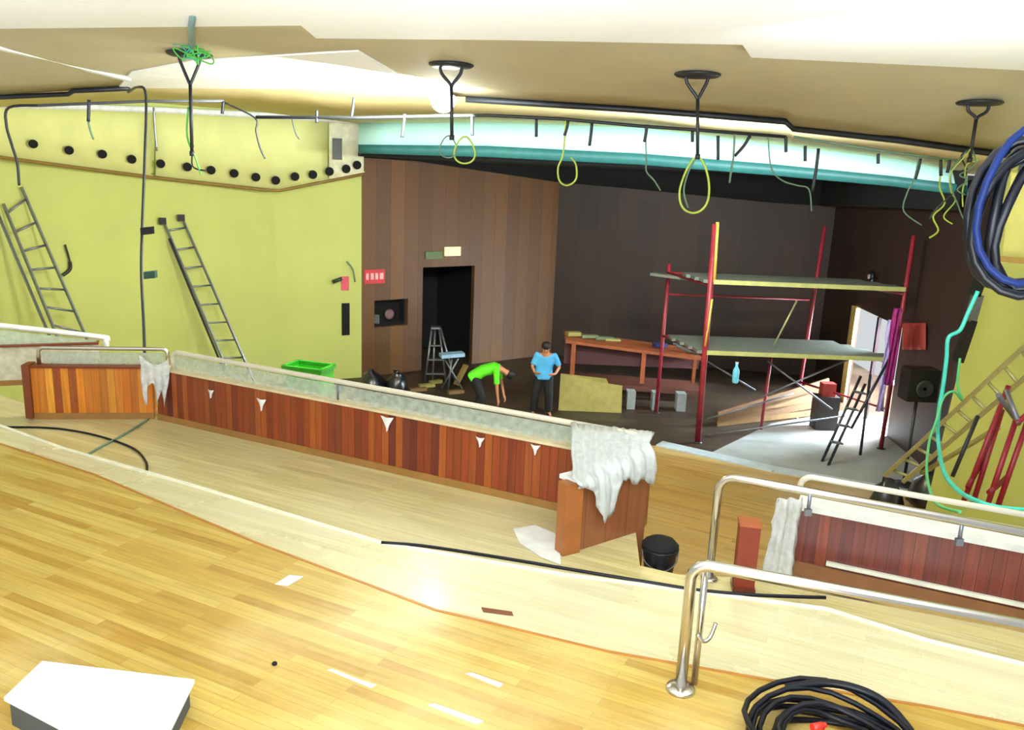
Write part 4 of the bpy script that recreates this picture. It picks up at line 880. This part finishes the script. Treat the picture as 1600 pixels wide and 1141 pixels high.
# planks: upper runs from the back left to the front right, lower wide
for z, n_p, side in ((zu, 3, 0), (zl_, 4, 1)):
    for i in range(n_p):
        f = (i+.5)/n_p*(.55 if side == 0 else .75); a = lerp(sFL, sBL, f); b = lerp(sFR, sBR, f); e = (b-a).normalized()*.15; wp = 2.27/n_p*(.55 if side == 0 else .75)*.98
        zz0 = z; zz1 = z-.0
        mb = MB(); mb.beam(V(a.x, a.y, zz0)-e, V(b.x, b.y, zz1)+e*.5, wp, .07); part('plank', mb, M_plank, sc)
mb = MB(); a, b = D(1020, 428, 19.2), D(1112, 440, 18.4); mb.beam(a, b, .3, .06); part('plank', mb, M_plank, sc)
mb = MB(); a = D(1205, 560, 18); mb.tube([V(a.x, a.y, zl_), V(a.x-.05, a.y, .1)], .035, 8); part('upright', mb, M_scred, sc)
for a, b in (((1245, 470), (1208, 542)), ((1200, 565), (1300, 640)), ((1330, 560), (1190, 620)), ((1105, 655), (1240, 615)), ((1105, 680), (1320, 650)), ((1106, 565), (1180, 610))):
    mb = MB(); mb.tube([D(*a, 17.6), D(*b, 17.6)], .02, 8); part('brace', mb, M_aluy if a[0] == 1245 else M_grey, sc)
# right-hand inner stair frame
fs = thing('folding_steps', 'dark folding steps standing in front of the bright doorway', 'ladder', V(P(1290, 728, 0).x, P(1290, 728, 0).y, 0))
for a, b in (((1284, 722), (1345, 588)), ((1294, 728), (1352, 600)), ((1344, 712), (1360, 585)), ((1330, 670), (1390, 560))):
    d_ = P(a[0], a[1], 0).y if a[1] > 700 else 16.2; mb = MB(); mb.tube([D(*a, d_), D(*b, d_+.5)], .03, 8); part('leg', mb, M_dark, fs)
for i in range(4):
    y = 612+i*26; x = 1338-i*12; mb = MB(); mb.beam(D(x-4, y, 15.9), D(x+14, y+3, 15.9), .12, .03); part('step', mb, M_grey, fs)
# hanging cyan bottle
q = D(1150, 583, 17.3); mb = MB(); mb.lathe(q+V(0, 0, -.22), [(.05, 0), (.07, .03), (.07, .28), (.03, .36), (.03, .42)], 14); bo = thing('bottle', 'light blue bottle hanging under the lower scaffold platform', 'bottle', q+V(0, 0, -.22)); part('body', mb, mat('light_blue_plastic', (110, 200, 226), .3), bo)
mb = MB(); mb.lathe(q+V(0, 0, .2), [(.035, 0), (.035, .04)], 12); part('cap', mb, M_paper, bo)
mb = MB(); mb.tube([q+V(0, 0, .24), V(q.x, q.y, zl_-.04)], .006, 6); part('cord', mb, M_dark, bo)
# low slatted timber ramp
ra_, rb_ = P(1110, 685, 0), P(1312, 668, 0)
rm = thing('timber_ramp', 'stack of warm boards forming a sloping side behind the scaffold foot', 'timber', (ra_.x, ra_.y+.8, 0))
for i in range(4):
    a = V(ra_.x+.35, ra_.y+.9, .08+i*.05); b = V(rb_.x, rb_.y+1.0, .1+i*.24); mb = MB(); mb.beam(a, b, .04, .14+.04*i); part('board', mb, mat('warm_board_%d' % (i % 2), ((132, 96, 54), (112, 76, 42))[i % 2], .6), rm)
q = D(1290, 632, 18.6); mb = MB(); mb.box((q.x, q.y, .95), (.3, .25, .3)); mb2 = MB(); mb2.box((q.x, q.y, .4), (.5, .4, .8)); solo('tool_box', mb, mat('dull_red_box', (176, 60, 54), .5), 'dull red tool box on a dark block left of the bright doorway', 'box', loc=(q.x, q.y, .8))
solo('wooden_block', mb2, mat('dark_block', (40, 34, 32), .7), 'dark block carrying the dull red tool box', 'block', loc=(q.x, q.y, 0))
mb = MB(); mb.slab([V(9.2, 13, -.02), V(14, 13, -.02), V(14, 24, -.02), V(9.2, 24, -.02)], (0, 0, -.1)); struct('floor', mb, mat('white_backdrop_ground', (225, 225, 222), .8))  # white ground added outside so the doorway reads bright
mb = MB(); mb.slab([V(13.5, 13, 0), V(13.5, 24, 0), V(13.5, 24, 5), V(13.5, 13, 5)], (.1, 0, 0)); struct('doorway_backdrop', mb, M_white)  # white backdrop added beyond the opening to make the doorway white
lamp('outside_daylight', 'AREA', (11.2, 19, 5.5), 9000, 3, (13.4, 19, 1.5), (.95, .98, 1))
# doorway frame, leaf and coloured cloth
uw = (C4-C3).normalized(); nw = V(uw.y, -uw.x, 0); nw = nw if nw.x < 0 else -nw
door = MB(); a = V(d0.x, d0.y, 0)+nw*.02
door.slab([a, a+uw*.35, a+uw*.35+V(0, 0, d0.z), a+V(0, 0, d0.z)], nw*.06); struct('door_1', door, mat('cream_door', (226, 196, 120), .5))
mb = MB(); p = lerp(V(d0.x, d0.y, 0), V(d1.x, d1.y, 0), .56); mb.box((p.x, p.y, d0.z/2), (.07, .1, d0.z)); struct('door_1', mb, mat('dark_frame', (60, 44, 52), .5))
cl0 = D(1398, 478, 16.9)
mb = MB(); rows = []
for i in range(9):
    r = []
    for j in range(14):
        p = D(1397+i*1.6-j*1.2, 482+j*9.2, 16.6); r.append(p+V(0, .06*math.sin(i*1.7+j*.5), 0))
    rows.append(r)
mb.grid(rows); solo('hanging_cloth', mb, mat('magenta_cloth', (150, 26, 112), .7), 'magenta cloth hanging at the right jamb of the bright doorway', 'cloth', loc=D(1394, 600, 16.6), solid=.01)
mb = MB(); rows = []
for i in range(6):
    rows.append([D(1388+i*2.2-j*1.5, 500+j*11, 16.9)+V(0, .05*math.sin(i*2+j), 0) for j in range(14)])
mb.grid(rows); solo('hanging_cloth', mb, mat('lilac_cloth', (200, 180, 240), .7), 'lilac white cloth hanging just left of the magenta cloth', 'cloth', loc=D(1388, 640, 16.9), solid=.01)
# speakers, lamp and poster on the right stage wall
for i, (x, y, w_, h_, lb) in enumerate(((1436, 600, .55, .6, 'black loudspeaker box standing right of the bright doorway'),)):
    q = D(x, y, 15.0); spk = thing('loudspeaker', lb, 'loudspeaker', (q.x, q.y, 0)); mb = MB(); mb.box((q.x, q.y, q.z), (w_, .4, h_)); part('cabinet', mb, M_blk, spk)
    mb = MB(); mb.lathe(q+V(0.02, -.21, -.05), [(.17, 0), (.17, .02), (.13, .02), (.03, .0)], 20, axis=(0, -1, 0)); part('cone', mb, M_dark, spk)
    mb = MB(); mb.tube([V(q.x, q.y, 0), V(q.x, q.y, q.z-h_/2)], .03, 8); part('pole', mb, M_dark, spk)
    mb = MB(); mb.lathe((q.x, q.y, 0), [(.25, 0), (.25, .03), (.03, .05)], 16); part('base', mb, M_dark, spk)
q = on(C3, C4, 1432, 528); mb = MB()
rows = [[on(C3, C4, 1416+i*4.5, 505+j*7)+nw*(.08+.04*math.sin(i*2)) for i in range(9)] for j in range(7)]
mb.grid(rows); solo('red_cloth', mb, mat('brick_red_cloth', (150, 48, 40), .8), 'brick red cloth hanging on the brown wall right of the doorway', 'cloth', loc=q, solid=.01)
q = on(C3, C4, 1375, 433)+nw*.15; wl = thing('wall_lamp', 'small round lamp on the brown wall above the bright doorway', 'lamp', q)
mb = MB(); mb.lathe(q, [(.12, 0), (.15, .04), (.13, .1)], 16, axis=nw); part('housing', mb, M_blk, wl)
mb = MB(); mb.lathe(q+nw*.09, [(.06, 0), (.05, .04)], 12, axis=nw); part('lens', mb, mat('dull_lens', (170, 170, 140), .3), wl)
q = D(1420, 690, 14.6)
for i, (x, y, s_, lb) in enumerate(((1395, 712, .22, 'black rubbish sack below the loudspeaker, nearest the doorway'), (1458, 735, .3, 'black rubbish sack at the foot of the yellowed ladder'))):
    q = D(x, y, 13.2); mb = MB(); mb.lathe(V(q.x, q.y, .2 if i == 0 else .35), [(s_, 0), (s_*1.2, .12), (s_, .35), (s_*.5, .5), (.04, .58)], 12)
    rr_ = random.Random(i+9)
    for v_ in mb.v: v_ += V(rr_.uniform(-.05, .05), rr_.uniform(-.05, .05), 0)
    solo('rubbish_bag', mb, mat('black_bag', (22, 24, 34), .3, spec=.8), lb, 'bag')
#PEOPLE
def skin(name, joints, edges, root, sub=1):
    """joints: name -> (pos, radius)"""
    ks = list(joints); me = bpy.data.meshes.new(name)
    me.from_pydata([joints[k][0] for k in ks], [(ks.index(a), ks.index(b)) for a, b in edges], [])
    ob = bpy.data.objects.new(name, me); COL.objects.link(ob)
    sk = ob.modifiers.new('skin', 'SKIN'); sk.use_smooth_shade = True
    for i, k in enumerate(ks):
        r_ = joints[k][1]; r_ = r_ if isinstance(r_, tuple) else (r_, r_)
        me.skin_vertices[0].data[i].radius = r_; me.skin_vertices[0].data[i].use_root = (k == root)
    sb = ob.modifiers.new('sub', 'SUBSURF'); sb.levels = sub; sb.render_levels = sub
    bpy.context.view_layer.update()
    dg = bpy.context.evaluated_depsgraph_get(); m2 = bpy.data.meshes.new_from_object(ob.evaluated_get(dg))
    bpy.data.objects.remove(ob)
    return m2
def skin_part(name, joints, edges, root, m_, parent, sub=2):
    inv = root_frame(parent).inverted()
    j2 = {k: (inv@Vector(p), r_) for k, (p, r_) in joints.items()}
    me = skin(name, j2, edges, root, sub); me.materials.clear(); me.materials.append(m_)
    o = bpy.data.objects.new(name, me); COL.objects.link(o); o.parent = parent; return o
def person(label, J, shirt, pants, face, loc, sleeve=.55):
    """J joints: pelvis chest neck head, shl elbl wrl hipl kneel ankl and r versions, hand directions"""
    t = thing('person', label, 'person', loc)
    R_ = dict(pelvis=.125, waist=.115, chest=.14, neck=.055, head=.085, crown=.07, sh=.06, elb=.042, wr=.028, palm=.034, hip=.085, knee=.056, ank=.038, toe=.03)
    j = {}; E_ = []
    def a(k, p, r): j[k] = (Vector(p), r)
    for k in ('pelvis', 'waist', 'chest', 'neck', 'head', 'crown'): a(k, J[k], R_[k])
    E_ += [('pelvis', 'waist'), ('waist', 'chest'), ('chest', 'neck'), ('neck', 'head'), ('head', 'crown')]
    for s in 'lr':
        for k in ('sh', 'elb', 'wr', 'palm', 'hip', 'knee', 'ank', 'toe'): a(k+s, J[k+s], R_[k])
        E_ += [('chest', 'sh'+s), ('sh'+s, 'elb'+s), ('elb'+s, 'wr'+s), ('wr'+s, 'palm'+s), ('pelvis', 'hip'+s), ('hip'+s, 'knee'+s), ('knee'+s, 'ank'+s), ('ank'+s, 'toe'+s)]
        d = (Vector(J['palm'+s])-Vector(J['wr'+s])).normalized(); sd_ = d.cross(Vector(face)).normalized(); sd_ = sd_ if sd_.length > .1 else V(1, 0, 0); cu = d.cross(sd_)
        p = Vector(J['palm'+s])
        for i, (o_, ln) in enumerate(((-.03, .07), (-.01, .08), (.01, .076), (.03, .06))):
            b0 = p+d*.03+sd_*o_; b1_ = b0+d*ln*.5+cu*.006; b2__ = b1_+d*ln*.4+cu*.02
            for q_, (pp, rr) in enumerate(((b0, .010), (b1_, .009), (b2__, .007))): a('f%s%d%d' % (s, i, q_), pp, rr)
            E_ += [('palm'+s, 'f%s%d0' % (s, i)), ('f%s%d0' % (s, i), 'f%s%d1' % (s, i)), ('f%s%d1' % (s, i), 'f%s%d2' % (s, i))]
        th0 = p-d*.01-sd_*.04; th1 = th0+d*.035-sd_*.02
        a('t'+s+'0', th0, .011); a('t'+s+'1', th1, .009); E_ += [('palm'+s, 't'+s+'0'), ('t'+s+'0', 't'+s+'1')]
    # nose and ears
    hd_ = Vector(J['head']); f = Vector(face).normalized(); upv = (Vector(J['crown'])-hd_).normalized(); sx = f.cross(upv).normalized()
    skin_part('body', j, E_, 'pelvis', M_skin, t, 2)
    head_ = [c for c in t.children][0]
    mb = MB(); mb.lathe(hd_+f*.075, [(.018, 0), (.016, .02), (.005, .035)], 10, axis=f); part('nose', mb, M_skin, t)
    for s_ in (-1, 1):
        mb = MB(); mb.lathe(hd_+sx*.075*s_, [(.02, 0), (.028, .012), (.015, .022)], 10, axis=sx*s_); part('ear', mb, M_skin, t)
        mb = MB(); mb.lathe(hd_+f*.08+sx*.03*s_+upv*.03, [(.012, 0), (.008, .008)], 8, axis=f); part('eye', mb, M_black, t)
    mb = MB(); mb.tube([hd_+f*.078-upv*.045+sx*.025, hd_+f*.084-upv*.047, hd_+f*.078-upv*.045-sx*.025], .006, 6, 3); part('mouth', mb, mat('lips', (150, 70, 66), .5), t)
    # hair cap
    c_ = hd_+upv*.045-f*.018; mb = MB(); mb.lathe(c_, [(.098, -.05), (.106, -.01), (.104, .03), (.085, .07), (.05, .095), (.008, .102)], 18, axis=upv)
    part('hair', mb, mat('black_hair', (20, 16, 16), .6), t)
    P_ = lambda k: j[k][0]
    side = (P_('shr')-P_('shl')).normalized()
    def cloth(name, tubes, m_):
        mb = MB()
        for pts, rs in tubes: mb.tube(pts, rs, 14)
        me = mb.mesh(name, root_frame(t).inverted()); ob = bpy.data.objects.new(name, me); COL.objects.link(ob)
        rm_ = ob.modifiers.new('r', 'REMESH'); rm_.mode = 'VOXEL'; rm_.voxel_size = .022; rm_.use_smooth_shade = True
        sm_ = ob.modifiers.new('s', 'SMOOTH'); sm_.iterations = 6; sm_.factor = .5
        bpy.context.view_layer.update(); dg = bpy.context.evaluated_depsgraph_get(); m2 = bpy.data.meshes.new_from_object(ob.evaluated_get(dg))
        bpy.data.objects.remove(ob); m2.materials.clear(); m2.materials.append(m_)
        o = bpy.data.objects.new(name, m2); COL.objects.link(o); o.parent = t
    mw = lerp(P_('pelvis'), P_('waist'), .0); tb = []
    for f, k in ((-.08, 1), (0, 1.05), (.08, 1)):
        o_ = side*f; tb.append(([mw+o_-(P_('waist')-mw).normalized()*.1, P_('waist')+o_, P_('chest')+o_, lerp(P_('chest'), P_('neck'), .55)+o_*.7], [.14*k, .125*k, .12*k, .085*k]))
    for s in 'lr': tb.append(([lerp(P_('chest'), P_('sh'+s), .5), P_('sh'+s), lerp(P_('sh'+s), P_('elb'+s), .45), lerp(P_('sh'+s), P_('elb'+s), .85)], [.09, .08, .068, .072]))
    cloth('shirt', tb, shirt)
    tb = []
    for s in 'lr': tb.append(([P_('pelvis')+(P_('hip'+s)-P_('pelvis'))*.5+V(0, 0, .04), P_('hip'+s), P_('knee'+s), lerp(P_('knee'+s), P_('ank'+s), .95)], [.13, .128, .102, .09]))
    cloth('trousers', tb, pants)
    for s in 'lr':
        p0 = j['ank'+s][0]; p1 = j['toe'+s][0]
        skin_part('shoe', {'a': (V(p0.x, p0.y, .05), .05), 'b': (V(p1.x, p1.y, .04), .042), 'c': (lerp(V(p0.x, p0.y, .05), V(p1.x, p1.y, .04), -.3), .045)}, [('c', 'a'), ('a', 'b')], 'a', mat('dark_shoes', (30, 28, 30), .6), t)
    return t
M_pants = mat('dark_trousers', (20, 20, 26), .8)
# blue shirted worker, standing, head bowed, hands working in front of the belly
o = P(846, 650, 0); X, Y = o.x, o.y
K = 1.08
def q(x, y, z): return V(X+x*K, Y+y*K, z*K)
person('person in a light blue t-shirt and black trousers standing with bowed head', dict(
    pelvis=q(0, 0, .92), waist=q(.0, 0, 1.06), chest=q(.03, -.03, 1.27), neck=q(.03, -.09, 1.44), head=q(.02, -.17, 1.53), crown=q(.02, -.18, 1.60),
    shl=q(-.16, -.03, 1.36), elbl=q(-.25, -.04, 1.10), wrl=q(-.2, -.24, 1.02), palml=q(-.14, -.31, 1.02),
    shr=q(.22, -.03, 1.35), elbr=q(.33, -.02, 1.10), wrr=q(.24, -.22, 1.0), palmr=q(.17, -.29, 1.0),
    hipl=q(-.1, 0, .86), kneel=q(-.16, -.02, .48), ankl=q(-.18, .02, .09), toel=q(-.21, -.13, .04),
    hipr=q(.1, 0, .86), kneer=q(.13, -.03, .48), ankr=q(.15, .02, .09), toer=q(.19, -.13, .04)),
    mat('light_blue_shirt', (74, 168, 226), .7, var=.12), M_pants, (0, -.8, -.5), (X, Y, 0))
# green shirted worker bent over to the right
K = 1.12; o = P(752, 652, 0); X, Y = o.x, o.y
person('person in a bright green t-shirt bending down with both arms reaching low', dict(
    pelvis=q(-.16, 0, .86), waist=q(.0, 0, .98), chest=q(.24, -.02, 1.06), neck=q(.42, -.05, 1.02), head=q(.53, -.07, .95), crown=q(.59, -.08, .92),
    shl=q(.30, .16, 1.05), elbl=q(.38, .18, .74), wrl=q(.44, .1, .48), palml=q(.46, .08, .41),
    shr=q(.28, -.22, 1.03), elbr=q(.30, -.26, .72), wrr=q(.33, -.22, .46), palmr=q(.34, -.21, .39),
    hipl=q(-.14, .1, .82), kneel=q(-.02, .14, .46), ankl=q(-.14, .14, .09), toel=q(.01, .16, .04),
    hipr=q(-.14, -.1, .82), kneer=q(.0, -.16, .46), ankr=q(-.12, -.15, .09), toer=q(.03, -.17, .04)),
    mat('green_shirt', (92, 220, 30), .7, var=.12), M_pants, (.55, -.1, -.83), (X, Y, 0))
